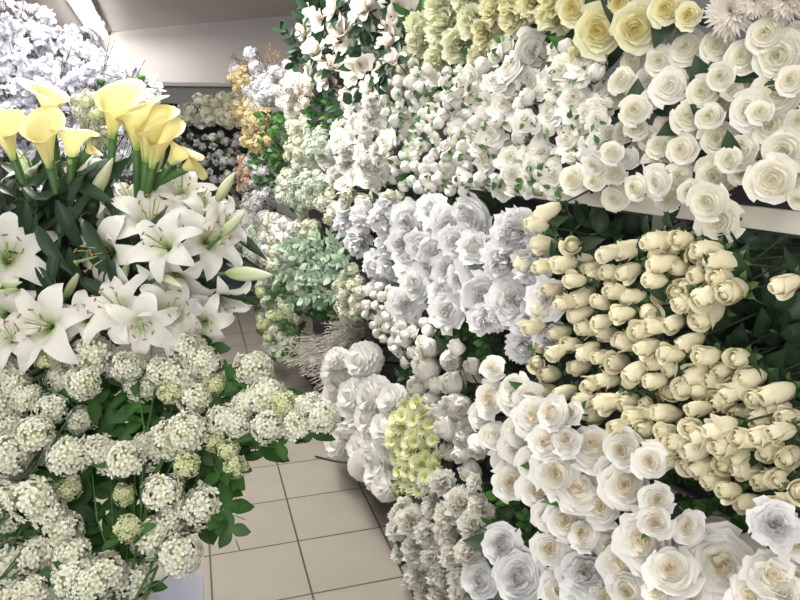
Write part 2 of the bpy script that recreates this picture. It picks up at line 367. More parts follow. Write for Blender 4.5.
def magnolia(mat, seed=0):
    g = random.Random(seed); mb = MB()
    for i in range(8):
        t = i/7; th = i*2.4+g.uniform(-.2, .2); el = .35+.95*t; d = Vector((math.sin(el)*math.cos(th), math.sin(el)*math.sin(th), math.cos(el)))
        s = Vector((-math.sin(th), math.cos(th), 0)); nn = s.cross(d)
        def fn(u, v):
            w = .2*math.sin(PI*(.1+.8*v))**.7; return d*(.55*v)+s*(u*w)+nn*(-.3*w*u*u+.22*v*(1-v)*-1)+Vector((0, 0, .05)), .2+.8*v
        mb.grid(5, 6, fn)
    return mb.mesh('magnolia_bloom', mat)
def puff(mat, seed=0):      # frosted blossom of loose petals
    g = random.Random(seed); mb = MB()
    for i in range(16):
        d = Vector((g.gauss(0, 1), g.gauss(0, 1), g.gauss(0, 1))).normalized(); s = d.orthogonal().normalized(); nn = d.cross(s); W = g.uniform(.14, .22)
        def fn(u, v):
            w = W*math.sin(PI*(.1+.8*v)); return d*(.5*v)+s*(u*w)+nn*(.4*w*u*u+.1*v*v), v
        mb.grid(3, 4, fn)
    return mb.mesh('frosted_blossom', mat)
def daisy(mat, seed=0, n=16, layers=2):
    g = random.Random(seed); mb = MB()
    for l in range(layers):
        for k in range(n):
            a = 2*PI*(k+.5*l)/n; ca, sa = math.cos(a), math.sin(a); el = .25+.35*l+g.uniform(-.1, .1)
            def fn(u, v):
                w = .085*math.sin(PI*(.2+.74*v)); r = .5*v*(1-.15*l); return (r*math.cos(el)*ca-u*w*sa, r*math.cos(el)*sa+u*w*ca, r*math.sin(el)+.1), .2+.8*v
            mb.grid(3, 4, fn)
    mb.tube([(0, 0, 0), (0, 0, .12), (0, 0, .2), (0, 0, .22)], [.05, .14, .1, .02], 8, 0)
    return mb.mesh('daisy_bloom', mat)
def stemmesh(mat, L=4.0, r=.05, bend=.04, seed=0, n=6):
    g = random.Random(seed); mb = MB(); bx, by = g.uniform(-bend, bend), g.uniform(-bend, bend)
    pts = [(bx*math.sin(PI*i/6)*L*.3, by*math.sin(PI*i/6)*L*.3, L*i/6) for i in range(7)]
    mb.tube(pts, r, n, .4); return mb.mesh('stem', mat)

B = {}
def var(key, fn, n=3): B[key] = [fn(s) for s in range(n)]
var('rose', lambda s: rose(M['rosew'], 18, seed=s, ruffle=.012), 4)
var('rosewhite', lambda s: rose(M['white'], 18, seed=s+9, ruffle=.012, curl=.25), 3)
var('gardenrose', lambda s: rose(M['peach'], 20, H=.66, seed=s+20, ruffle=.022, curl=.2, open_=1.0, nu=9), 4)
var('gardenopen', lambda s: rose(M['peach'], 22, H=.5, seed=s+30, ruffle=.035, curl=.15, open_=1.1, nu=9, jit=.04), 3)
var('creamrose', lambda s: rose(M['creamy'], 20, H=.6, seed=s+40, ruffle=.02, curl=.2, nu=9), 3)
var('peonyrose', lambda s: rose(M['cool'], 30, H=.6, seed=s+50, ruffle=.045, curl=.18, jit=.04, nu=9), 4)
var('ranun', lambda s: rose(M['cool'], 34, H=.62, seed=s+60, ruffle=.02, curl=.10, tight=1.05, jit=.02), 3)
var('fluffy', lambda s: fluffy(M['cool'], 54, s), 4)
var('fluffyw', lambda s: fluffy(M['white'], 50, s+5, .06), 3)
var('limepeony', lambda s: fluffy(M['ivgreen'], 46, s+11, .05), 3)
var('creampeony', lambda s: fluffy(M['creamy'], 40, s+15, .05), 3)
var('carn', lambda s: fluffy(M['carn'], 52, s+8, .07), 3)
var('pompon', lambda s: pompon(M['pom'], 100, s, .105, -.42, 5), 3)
var('spiky', lambda s: spiky(M['blush'], 130, s), 2)
var('vib', lambda s: florets(M['vib'], 70, s), 4)
var('vibg', lambda s: florets(M['vibg'], 60, s+4), 2)
var('ball', lambda s: ballbud(M['white'], s), 2)
var('ballc', lambda s: ballbud(M['rosew'], s), 2)
var('bud', lambda s: rosebud(M['cream'], s), 4)
var('budl', lambda s: rosebud(M['rosew'], s+4), 2)
var('smallrose', lambda s: rose(M['white'], 12, H=.6, seed=s+70, ruffle=.03, curl=.2, nu=6, nv=5), 3)
var('smallopen', lambda s: rose(M['white'], 14, H=.5, seed=s+80, ruffle=.05, curl=.2, open_=1.1, nu=7, nv=6), 3)
var('lily', lambda s: lily(M['lily'], s, [.9, 1.25, 1.6, .35][s]), 4)
B['stamens'] = [stamens()]; B['lilybud'] = [lilybud()]
var('calla', lambda s: calla(s, [0.85, 1.2, .35, .6][s]), 4); B['spadix'] = [spadix()]
for k, mt in (('dried', 'dried'), ('driedpale', 'driedpale'), ('greywhite', 'greywhite'), ('greylav', 'greylav'), ('mintfl', 'mintfl'), ('whitefl', 'white'), ('creamfl', 'ivfl'), ('coolfl', 'cool'), ('peachfl', 'peachy'), ('blushfl', 'blush')):
    var(k, lambda s: florets(M[mt], 30, s+20, .17, 4, .1), 2)
var('gmum', lambda s: daisy(M['gmum'], s), 3)
var('magnolia', lambda s: magnolia(M['blush'], s), 3)
var('greenball', lambda s: ballbud(M['sepal'], s), 1)
var('puffg', lambda s: puff(M['greywhite'], s+7), 3)
var('fluffyg', lambda s: fluffy(M['greywhite'], 24, s+30), 2)
var('puff', lambda s: puff(M['frost'], s), 3)
var('ballp', lambda s: rose(M['white'], 16, H=.72, seed=s+90, ruffle=.03, curl=.02, open_=.72, tight=1.35), 3)
B['sepal'] = [sepals(M['sepal'])]; B['sepald'] = [sepals(M['sepald'], L=.5, drop=.35, w=.10)]
var('leaf', lambda s: leaf(M['leaf'], .22, .3, .3, s), 3)
var('leafd', lambda s: leaf(M['leafd'], .22, .3, .3, s), 3)
var('leafrose', lambda s: leaf(M['leafd'], .30, .25, .25, s), 3)
var('lance', lambda s: leaf(M['leafd'], .13, .4, .45, s, 10), 3)
var('leafb', lambda s: leaf(M['leafb'], .25, .3, .3, s), 3)
var('lobed', lambda s: lobed(M['leafv'], s), 3)
var('leafmag', lambda s: leaf(M['leafmag'], .25, .25, .25, s), 3)
var('leafbr', lambda s: leaf(M['leafbr'], .2, .3, .4, s), 2)
var('sprigmint', lambda s: leafspray(M['leafmint'], 12, s, .3, .38), 3)
var('sprigb', lambda s: leafspray(M['leafb'], 12, s, .4, .36), 3)
var('sprigd', lambda s: leafspray(M['leaf'], 11, s, .35, .38), 3)
var('sprigmag', lambda s: leafspray(M['leafmag'], 11, s, .35, .38), 3)
var('sprigbr', lambda s: leafspray(M['leafbr'], 14, s, .14, .28), 3)
B['stem'] = [stemmesh(M['stem'], seed=s) for s in range(3)]
B['stemd'] = [stemmesh(M['stemd'], seed=s) for s in range(3)]

# ------------------------------------------------------------ placing
def link(name, me, parent=None):
    o = bpy.data.objects.new(name, me); C.objects.link(o)
    if parent: o.parent = parent
    return o
def tagit(o, label, cat, group=None):
    o['label'] = label; o['category'] = cat
    if group: o['group'] = group
def root(name, loc, label, cat, group=None):
    o = bpy.data.objects.new(name, None); o.empty_display_size = .02; C.objects.link(o); o.location = loc; tagit(o, label, cat, group); return o
def frame(n, spin=None):
    n = n.normalized(); q = n.to_track_quat('Z', 'Y').to_matrix()
    return q @ Matrix.Rotation(rnd.uniform(0, 2*PI) if spin is None else spin, 3, 'Z')
def put(name, me, parent, P, R3, s):       # parent is an unrotated empty
    o = link(name, me, parent); o.matrix_local = Matrix.LocRotScale(P-parent.location, R3.to_quaternion(), Vector((s, s, s))); return o
def jit(a): return Vector((rnd.gauss(0, a), rnd.gauss(0, a), rnd.gauss(0, a)))
def pick(k): return rnd.choice(B[k])
ORD = ['first', 'second', 'third', 'fourth', 'fifth', 'sixth', 'seventh', 'eighth', 'ninth', 'tenth', 'eleventh', 'twelfth', 'thirteenth', 'fourteenth', 'fifteenth']
def ordinals(pts, per=6):
    """row and place in the row of every (u,v,...) of the list, as words"""
    n = len(pts); rows = max(1, round(n/per)); idx = sorted(range(n), key=lambda i: pts[i][1]); out = [None]*n; q = 0
    for r in range(rows):
        k = (n*(r+1))//rows-(n*r)//rows; row = sorted(idx[q:q+k], key=lambda i: pts[i][0]); q += k
        for j, i in enumerate(row):
            h = 'leftmost' if j == 0 else 'rightmost' if j == k-1 else ORD[j]+' from left'
            rr = '' if rows == 1 else ' in the top row' if r == 0 else ' in the lowest row' if r == rows-1 else ' in the %s row down' % ORD[r]
            out[i] = h+rr
    return out

def flower(name, label, cat, group, P, n, size, kind, sep='sepal', leaves=1, leafk='leafrose', stemk='stemd', stemlen=2.8, lsize=1.0):
    """one cut flower: bloom, sepals, stem and leaves under an empty at the foot of the stem"""
    n = n.normalized(); hb = .45*size; base = P-n*hb            # calyx
    s = size; L = stemlen*s; foot = base-n*L
    e = root(name, foot, label, cat, group); R3 = frame(n)
    put('bloom', pick(kind), e, base, R3, s)
    if sep: put('sepals', B[sep][0], e, base, R3, s*(1.3 if sep == 'sepald' else 1.0))
    o = put('stem', pick(stemk), e, foot, R3, s); o.scale = (s*.8, s*.8, L/4.0)
    for k in range(leaves):
        a = rnd.uniform(0, 2*PI); side = (R3 @ Vector((math.cos(a), math.sin(a), .55))).normalized()
        z = (R3 @ Vector((-math.cos(a)*.5, -math.sin(a)*.5, 1))).normalized()
        y = z.cross(side).normalized(); z = side.cross(y)
        q = put('leaf', pick(leafk), e, base-n*(s*(.25+.5*k)), Matrix((side, y, z)).transposed(), s*lsize*rnd.uniform(.9, 1.3))
    return e

def inpoly(x, y, poly):
    c = False; j = len(poly)-1
    for i in range(len(poly)):
        xi, yi = poly[i]; xj, yj = poly[j]
        if (yi > y) != (yj > y) and x < (xj-xi)*(y-yi)/(yj-yi)+xi: c = not c
        j = i
    return c
def scatter(poly, sp, avoid=(), tries=4000):
    xs = [p[0] for p in poly]; ys = [p[1] for p in poly]; pts = []
    for _ in range(tries):
        x, y = rnd.uniform(min(xs), max(xs)), rnd.uniform(min(ys), max(ys))
        if inpoly(x, y, poly) and all((x-a)**2+(y-b)**2 > sp*sp for a, b in pts) and all((x-a[0])**2+(y-a[1])**2 > (a[2]*.42+sp*.3)**2 for a in avoid): pts.append((x, y))
    return pts
def clusterize(pts, k):
    ctr = rnd.sample(pts, k)
    for _ in range(12):
        gr = [[] for _ in ctr]
        for p in pts: gr[min(range(k), key=lambda i: (ctr[i][0]-p[0])**2+(ctr[i][1]-p[1])**2)].append(p)
        ctr = [(sum(p[0] for p in g)/len(g), sum(p[1] for p in g)/len(g)) if g else c for g, c in zip(gr, ctr)]
    return [g for g in gr if g]
def face_bank(P, a=.5, b=.5, c=.15, j=.22):      # heads lean out over the aisle, never back into the rack
    o = (Vector((.0, .2, 1.5))-P).normalized(); n = (o*a+OUT*b+UPV*c+jit(j)).normalized()
    while n.dot(o) < .45: n = (n+o*.3).normalized()
    return n

def spray(name, label, cat, group, heads, foot, leafk=None, nleaf=0, leafpx=18, stemk='stem', sep=None, leafn='leaf', leafback=.02, fork=None):
    """a multi-headed spray: heads = [(P, n, size, kind)]"""
    e = root(name, foot, label, cat, group); mb = MB()
    cen = sum((h[0] for h in heads), Vector())/len(heads); fork = fork or foot.lerp(cen, .45)
    wd = max(.0012, .03*sum(h[2] for h in heads)/len(heads))
    mb.tube([Vector((0, 0, 0)), (fork-foot)*.5+jit(.004), fork-foot], [wd*1.5, wd*1.4, wd*1.2], 5, .4)
    for (P, n, s, kind) in heads:
        base = P-n*(.42*s); mid = fork.lerp(base, .55)-n*(.3*s)
        mb.tube([fork-foot, mid-foot, base-foot+n*(.05*s)], [wd*1.1, wd*.9, wd*.8], 4, .4)
    link('stem', mb.mesh('stem', M[stemk]), e)
    for (P, n, s, kind) in heads:
        R3 = frame(n); base = P-n*(.42*s); o = put('bloom', pick(kind), e, base, R3, s)
        if sep: put('sepals', B[sep][0], e, base, R3, s)
    for _ in range(nleaf):
        h = rnd.choice(heads); P, n, s, kind = h
        d = (n.cross(Vector((rnd.gauss(0, 1), rnd.gauss(0, 1), rnd.gauss(0, 1)))).normalized()+n*rnd.uniform(-.1, .7)).normalized()
        z = (n+jit(.3)).normalized(); y = z.cross(d).normalized(); z = d.cross(y)
        ls = leafpx/F*depth_of(P)*rnd.uniform(.8, 1.25)
        put(leafn, pick(leafk), e, P-n*(s*.45+leafback)+d*(s*.15), Matrix((d, y, z)).transposed(), ls)
    return e

def mass(name, cat, what, where, poly, sp, px, kinds, off, per, leafk='leaf', leafr=.6, leafpx=16, bulge=.04, avoid=(), extra=(), sep=None, stemk='stem', back=.22, face=(.5, .5, .2, .3), plural=None, leafn='leaf', fixed_depth=None, footz=None, lback=.02):
    """fills an outline with sprays of small heads; every spray is one thing"""
    pts = [(x, y, px*rnd.uniform(.85, 1.15), rnd.choice(kinds)) for x, y in scatter(poly, sp, avoid)]+list(extra)
    k = max(1, round(len(pts)/per)); gr = clusterize(pts, min(k, len(pts)))
    cc = [(sum(p[0] for p in g)/len(g), sum(p[1] for p in g)/len(g)) for g in gr]; ow = ordinals(cc, 4)
    cx = sum(c[0] for c in cc)/len(cc); cy = sum(c[1] for c in cc)/len(cc)
    for g, w in zip(gr, ow):
        heads = []
        gx = sum(p[0] for p in g)/len(g); gy = sum(p[1] for p in g)/len(g); rad = max(8, max(math.hypot(p[0]-gx, p[1]-gy) for p in g))
        for (x, y, d, kd) in g:
            dome = bulge*(1-min(1, math.hypot(x-gx, y-gy)/rad)**2)
            P = at_depth(x, y, fixed_depth-dome+rnd.gauss(0, .01)) if fixed_depth else at_bank(x, y, off+dome+rnd.gauss(0, .012))
            s = d/F*depth_of(P)*1.18; heads.append((P, face_bank(P, *face), s, kd))
        cen = sum((h[0] for h in heads), Vector())/len(heads)
        foot = cen-OUT*back-UPV*.10 if not fixed_depth else cen+Vector((0, back*.7, -.16))
        if footz: foot.z = footz
        if fixed_depth and fixed_depth < 3: foot.x = min(foot.x, -.45); foot.y = min(foot.y, 2.2)
        elif fixed_depth: foot.y = 6.38; foot.x = min(foot.x, .40)
        lab = '%s %s' % (what, where) if len(gr) == 1 else '%s %s, %s' % (what, where, w)
        spray(name, lab, cat, (plural or name.replace('_', ' ')+'s '+where) if len(gr) > 1 else None, heads, foot, leafk, int(len(heads)*leafr), leafpx, stemk, sep, leafn, lback)

# ------------------------------------------------------------ the setting
def struct(name, mb, mats, loc=(0, 0, 0), smooth=False):
    o = link(name, mb.mesh(name, mats, smooth)); o.location = loc; o['kind'] = 'structure'; return o
g = MB(); g.box(-3.8, 2.8, -4.5, 9.0, -.05, 0); struct('floor', g, M['tile'], (.294, 2.086, 0))
CZ = 2.6
g = MB(); g.box(-3.5, 3.0, -3.4, 11, CZ, CZ+.05); struct('ceiling', g, M['ceil'])
# back wall stands at an angle across the end of the room
a0, a1 = Vector((-3.5, 11.26, 0)), Vector((1.06, 7.03, 0)); wd = (a1-a0).normalized(); wn = Vector((-wd.y, wd.x, 0))
g = MB(); g.box(0, (a1-a0).length+.02, 0, .08, 0, CZ, lambda x, y, z: a0+wd*x+wn*y+UPV*z); struct('wall_back', g, M['wall'])
b1 = Vector((1.32, 5.2, 0)); wd2 = (b1-a1).normalized(); wn2 = Vector((-wd2.y, wd2.x, 0))
g = MB(); g.box(0, (b1-a1).length+8, 0, .08, 0, CZ, lambda x, y, z: a1+wd2*x+wn2*y+UPV*z); struct('wall_right', g, M['ceil2'])
g = MB(); g.box(-3.5, -3.42, 3.6, 11, 0, CZ); struct('wall_left', g, M['wall'])

# ---- the display rack on the right
def rack_fr(x, y, z): return rackp(y, x, z)          # x = how far in front, y = world Y, z
def rpart(name, boxes, mat, par):
    mb = MB()
    for b in boxes: mb.box(*b, fr=rack_fr)
    return link(name, mb.mesh(name, mat, False), par)
RZ = 1.37
rk = root('display_rack', (0, 0, 0), 'dark metal display rack along the right with cream shelf rails', 'display rack')
rpart('back_panel', [(-.46, -.44, .3, 4.9, 0, 2.0)], M['dark'], rk)
rpart('seam_strip', [(-.44, -.435, y-.012, y+.012, .1, 1.98) for y in (.55, 1.35, 2.15, 2.95, 3.75, 4.55)], M['bucket'], rk)
for y, o in ((1.275, 0), (2.6, -.25), (3.9, -.3)):
    u = rpart('upright', [(-.035+o, -.005+o, y-.016, y+.016, 0, 2.0)], M['steel'], rk)
for z0, fr in ((RZ, -.012), (.74, -.06), (.08, -.22)):
    rpart('shelf_board', [(-.44, fr, .3, 4.4, z0-.012, z0+.008)], M['darkboard'], rk)
rpart('shelf_rail', [(-.012, 0, .3, 4.0, RZ-.004, RZ+.036)], M['rail'], rk)
rpart('shelf_rail', [(-.012, 0, .3, 4.0, .74, .775)], M['rail'], rk)
rpart('plinth', [(-.4, -.14, .6, 4.2, 0, .07)], M['bucket'], rk)

# ---- lilac-grey table by the camera, slate table behind it
t = root('display_table', (-.5, 1.1, 0), 'lilac-grey laminate table under the white snowball flowers', 'table')
mb = MB(); mb.box(-.5, .46, -.5, .33, .57, .6); link('tabletop', mb.mesh('tabletop', M['lav'], False), t)
mb = MB(); mb.box(-.47, .43, -.47, .30, .0, .57); link('cabinet_body', mb.mesh('cabinet_body', M['lav'], False), t)
t = root('display_table', (-.85, 1.95, 0), 'dark slate table behind the snowballs carrying the lilies', 'table')
mb = MB(); mb.box(-.5, .5, -.33, .36, .86, .9); link('tabletop', mb.mesh('tabletop', M['dark'], False), t)
mb = MB(); mb.box(-.47, .47, -.3, .33, .0, .86); link('cabinet_body', mb.mesh('cabinet_body', M['dark'], False), t)

def bucket(name, P, r, h, label, mat='bucket'):
    mb = MB(); mb.tube([(0, 0, 0), (0, 0, .01), (0, 0, h*.5), (0, 0, h-.01), (0, 0, h), (0, 0, h), (0, 0, h-.02), (0, 0, .02)], [r*.72, r*.75, r*.87, r, r*1.06, r*.98, r*.95, r*.7], 24)
    o = link(name, mb.mesh(name, M[mat])); o.location = P; tagit(o, label, 'bucket'); return o
bucket('flower_bucket', (-.30, 1.18, .6), .09, .09, 'black plastic bucket on the lilac table under the right snowball flowers')
bucket('flower_bucket', (-.55, 1.12, .6), .09, .09, 'black plastic bucket on the lilac table under the left snowball flowers')
bucket('flower_bucket', (-.47, 1.86, .9), .11, .14, 'black plastic bucket on the slate table holding the lilies')
bucket('flower_bucket', (-.75, 1.98, .9), .11, .2, 'black plastic bucket at the left on the slate table')
bucket('flower_bucket', (-.85, 3.3, 0), .17, .5, 'tall black floor bucket holding the frosted white branches')

# ---- shelf unit at the far end
t = root('shelf_unit', (.05, 6.2, 0), 'grey metal shelf unit across the far end of the aisle', 'shelf unit')
def un(name, boxes, mat):
    mb = MB()
    for b in boxes: mb.box(*b)
    return link(name, mb.mesh(name, M[mat], False), t)
un('top_panel', [(-.75, .48, -.02, .45, 1.90, 1.92)], 'grey'); un('top_edge', [(-.75, .48, -.035, -.02, 1.895, 1.925)], 'greyl')
un('header_panel', [(-.75, .48, .0, .02, 1.76, 1.895)], 'grey')
for z in (1.48, 1.10, .7): un('shelf_board', [(-.73, .46, 0, .42, z-.02, z)], 'dark')
un('back_panel', [(-.73, .46, .42, .44, 0, 1.9)], 'dark'); un('side_panel', [(-.75, -.73, 0, .44, 0, 1.8)], 'dark'); un('side_panel', [(.46, .48, 0, .44, 0, 1.8)], 'dark')

# ---- ceiling lamps
def tube_lamp(P, ang, L, label, power, size=(1.2, .25)):
    e = root('ceiling_lamp', P, label, 'lamp', None); e.rotation_euler = (0, 0, ang)
    mb = MB(); mb.box(-L/2, L/2, -.09, .09, -.04, 0); link('housing', mb.mesh('housing', M['rail'], False), e)
    for s in (-.045, .045):
        mb = MB(); mb.tube([(-L/2+.03, s, -.065), (L/2-.03, s, -.065)], .017, 12); link('tube', mb.mesh('tube', M['tube']), e)
    ld = bpy.data.lights.new('ceiling_lamp_light', 'AREA'); ld.shape = 'RECTANGLE'; ld.size, ld.size_y = size; ld.energy = power; ld.color = (1, .975, .94)
    lo = bpy.data.objects.new('ceiling_lamp_light', ld); C.objects.link(lo); lo.parent = e; lo.location = (0, 0, -.10)
tube_lamp((-.80, 7.5, CZ), PI/2+.04, 2.4, 'brightly lit fluorescent ceiling lamp above the far white branches', 30)
tube_lamp((-.35, -.4, CZ), PI/2, 1.5, 'fluorescent ceiling lamp above the near end of the aisle', 14, (1.5, .5))
tube_lamp((-.35, 1.7, CZ), PI/2, 1.5, 'fluorescent ceiling lamp above the lilies', 11, (1.5, .4))
tube_lamp((-.05, 2.9, CZ), PI/2, 1.5, 'unseen ceiling lamp added over the aisle to brighten the lower tier', 66, (1.5, .4))  # extra lamp out of view, added to brighten the low carnations
tube_lamp((-.35, 4.6, CZ), PI/2, 1.5, 'fluorescent ceiling lamp over the middle of the aisle', 17, (1.5, .4))
ld = bpy.data.lights.new('added_front_fill', 'AREA'); ld.shape = 'RECTANGLE'; ld.size, ld.size_y = 3.2, 2.0; ld.energy = 165; ld.color = (1, .985, .95)  # unseen fill light added behind the camera to brighten upright flower faces
lo = bpy.data.objects.new('added_front_fill', ld); C.objects.link(lo); lo.location = (-2.2, -4.6, 1.9)
lo.rotation_euler = (Vector((.5, 2.2, .9))-lo.location).to_track_quat('-Z', 'Y').to_euler()
w = bpy.data.worlds.new('world'); sc.world = w; w.use_nodes = True
w.node_tree.nodes['Background'].inputs[0].default_value = (1, .98, .94, 1); w.node_tree.nodes['Background'].inputs[1].default_value = 1.05

# ------------------------------------------------------------ RIGHT: upper shelf
def z25(l, ox, oy, k): return [(ox+x/k, oy+y/k, d/k) for x, y, d in l]
roses = z25([(315,120,80),(395,112,75),(247,150,65),(343,180,90),(218,205,65),(273,213,80),(180,155,60),(185,275,70),(355,228,70),(322,290,75),(270,312,65),(245,363,55),(302,373,70),(240,410,60),(215,345,50),(195,378,50),(150,200,60),(145,245,55),(160,330,55),(168,395,50),(130,380,50),(238,455,75),(295,440,60),(185,470,60),(137,435,50),(135,495,65),(272,500,60),(97,415,50),(30,448,65),(85,452,50),(57,408,55),(325,480,60),(385,440,95),(348,400,60),(367,505,90),(395,555,100),(400,190,60),(455,140,80),(515,80,85),(545,138,110),(480,190,85),(535,238,105),(575,200,65),(590,85,60),(468,275,90),(400,250,75),(415,300,75),(372,290,60),(395,345,85),(530,315,95),(597,300,60),(450,378,85),(498,385,60),(560,375,95),(595,435,75),(530,450,105),(455,430,60),(595,500,50),(110,290,45),(125,340,45),(205,150,50),(345,340,60),(230,250,50),(430,225,50),(500,280,55),(190,320,50),(420,400,55)], 560, 0, 2.5)
for (x, y, d), w_ in zip(roses, ordinals(roses, 8)):
    small = d < 25
    off = .055+.05*math.sin(x*.11)*math.sin(y*.07)+rnd.uniform(-.012, .012)+(.06 if y > 178 else 0)
    P = at_bank(x, y, off); s = d/F*depth_of(P)*1.19
    n = face_bank(P, .8, .35, .12 if y < 180 else -.15, .16)
    flower('rose', 'ivory rose on the upper shelf, '+w_, 'rose', 'ivory roses on the upper shelf', P, n, s, 'rose' if x % 2 < 1.2 else 'rosewhite', leaves=1 if rnd.random() < .25 else 0, stemlen=2.6)
# large cream garden roses at the top edge
gl = [(598,30,52,'large cream garden rose leftmost of the big pair above the upper shelf roses'),(635,28,48,'large round cream garden rose above the upper shelf roses, right of the big pair'),(666,8,34,'cream garden rose cut by the top edge beside the blush dahlias'),(688,15,26,'small half-open cream rose next to the blush dahlias'),(572,8,36,'cream garden rose at the top edge left of the big cream pair'),(618,2,34,'cream garden rose at the top edge between the big cream pair')]
for x, y, d, lb in gl:
    P = at_bank(x, y, .10); flower('garden_rose', lb, 'rose', 'cream garden roses', P, face_bank(P, .85, .3, -.1, .1), d/F*depth_of(P)*1.08, 'creamrose', leaves=2)
for x, y, d, lb in [(552,14,48,'pale yellow peony at the top edge left of the cream garden roses'),(585,52,34,'pale yellow peony tucked under the large cream garden roses'),(510,16,42,'pale yellow peony at the top edge over the white spray roses'),(483,34,32,'half-open yellow-hearted peony above the small green-flecked rosebuds'),(533,3,34,'pale yellow peony at the very top, between two lower ones'),(490,6,34,'pale yellow peony at the top edge beside the lime peonies')]:
    P = at_bank(x, y, .07); flower('peony', lb, 'peony', 'pale yellow peonies', P, face_bank(P, .6, .5, .1, .2), d/F*depth_of(P)*1.15, 'creampeony', leaves=2, leafk='leaf')
ll = [(420,42,36),(440,20,40),(457,45,36),(470,18,34),(412,62,26),(434,60,30),(417,22,28),(463,2,30),(440,0,30),(478,52,28),(424,78,24),(497,45,26)]
for (x, y, d), w_ in zip(ll, ordinals(ll, 4)):
    P = at_bank(x, y, .06); flower('peony', 'greenish ivory ruffled peony atop the rack, '+w_, 'peony', 'greenish ivory peonies', P, face_bank(P, .6, .5, .2, .25), d/F*depth_of(P)*1.2, 'limepeony', leaves=1, leafk='leaf')
for x, y, d, lb in [(722,12,54,'blush spiky dahlia at the top edge, left of the two larger ones'),(776,6,50,'blush spiky dahlia at the top right corner'),(750,4,38,'blush spiky dahlia at the top edge between the two larger ones')]:
    P = at_bank(x, y, .12); flower('dahlia', lb, 'dahlia', 'blush spiky dahlias', P, face_bank(P, .7, .4, -.2, .1), d/F*depth_of(P)*1.1, 'spiky', leaves=0)
# white spray roses
opn = [(573,97,36),(533,50,36),(567,138,34),(503,103,30),(493,80,22),(475,90,26),(510,157,30),(483,160,30),(460,142,30),(542,153,28),(490,133,26),(547,110,30),(580,60,34),(507,67,28),(573,177,28),(593,165,26),(525,120,26),(553,175,26),(560,70,24),(596,120,24),(527,80,24),(600,88,22),(448,170,24),(408,120,24),(412,145,20),(455,115,22)]
opn = [(x, y, d, 'smallopen') for x, y, d in opn]
mass('spray_rose', 'rose', 'white spray rose branch', 'with green-capped buds', [(470,70),(500,45),(560,40),(600,60),(608,130),(605,180),(560,190),(500,195),(462,180),(455,130)], 11.5, 17, ['smallrose', 'ball', 'smallopen'], .05, 9, 'leafb', 1.6, 9, .05, lback=-.028, avoid=opn, extra=opn, sep='sepal', plural='white spray roses')
mass('spray_rose', 'rosebud', 'tiny white rosebud spray', 'on the upper rack', [(385,80),(405,62),(440,66),(475,72),(478,110),(468,150),(480,190),(450,193),(400,185),(380,165),(375,120)], 8.7, 13.5, ['ball', 'ball', 'smallrose', 'ballc'], .06, 11, 'leafb', 1.7, 8, .06, lback=-.028, avoid=opn[17:], sep='sepal', plural='sprays of tiny white rosebuds')

# ------------------------------------------------------------ RIGHT: middle tier
def heads_in(poly, sp, px, extra=()): return list(extra)+[(x, y, px*rnd.uniform(.88, 1.12)) for x, y in scatter(poly, sp, [(a, b, c) for a, b, c in extra])]
bunches = [
 ('first', [(345,225),(370,205),(398,203),(396,250),(390,295),(372,285),(355,262)], 19, 27, 'fluffy', [(359,215,30),(383,225,30),(356,245,28),(371,266,28),(382,284,26),(384,204,26)]),
 ('second', [(400,205),(430,200),(443,218),(432,250),(428,300),(405,305),(398,280)], 20, 30, 'peonyrose', [(407,222,34),(430,208,28),(434,228,28),(422,248,32),(408,260,28),(415,285,36)]),
 ('third', [(445,225),(470,210),(485,215),(482,250),(470,300),(450,330),(434,318),(430,280)], 21, 32, 'peonyrose', [(468,217,36),(455,242,30),(472,245,30),(447,270,32),(462,282,30),(447,310,36),(440,290,26)]),
 ('fourth', [(492,235),(515,222),(538,250),(535,275),(560,295),(552,345),(525,352),(500,335),(472,325),(482,290)], 24, 38, 'gardencool', [(510,235,46),(527,262,38),(502,262,38),(483,295,38),(512,300,42),(497,322,36),(545,300,36),(530,325,42),(523,348,34),(548,338,30),(480,318,26)])]
B['gardencool'] = B['fluffy']+B['peonyrose'][:2]
for nm, poly, sp, px, kind, ex in bunches:
    hs = heads_in(poly, sp, px, ex)
    for (x, y, d), w_ in zip(hs, ordinals(hs, 4)):
        P = at_bank(x, y, .12+rnd.uniform(-.02, .03)); flower('peony', 'white ruffled peony in the %s middle-tier bunch, %s' % (nm, w_), 'peony', 'white peonies of the %s middle-tier bunch' % nm, P, face_bank(P, .6, .4, -.05, .22), d/F*depth_of(P)*1.28, kind, leaves=1, leafk='leafd', lsize=.7)
mass('hydrangea', 'hydrangea', 'pale green hydrangea head', 'peeking over the white peony bunches', [(355,200),(375,192),(400,196),(395,206),(365,208)], 8, 12, ['creamfl'], .08, 20, None, 0, 10)
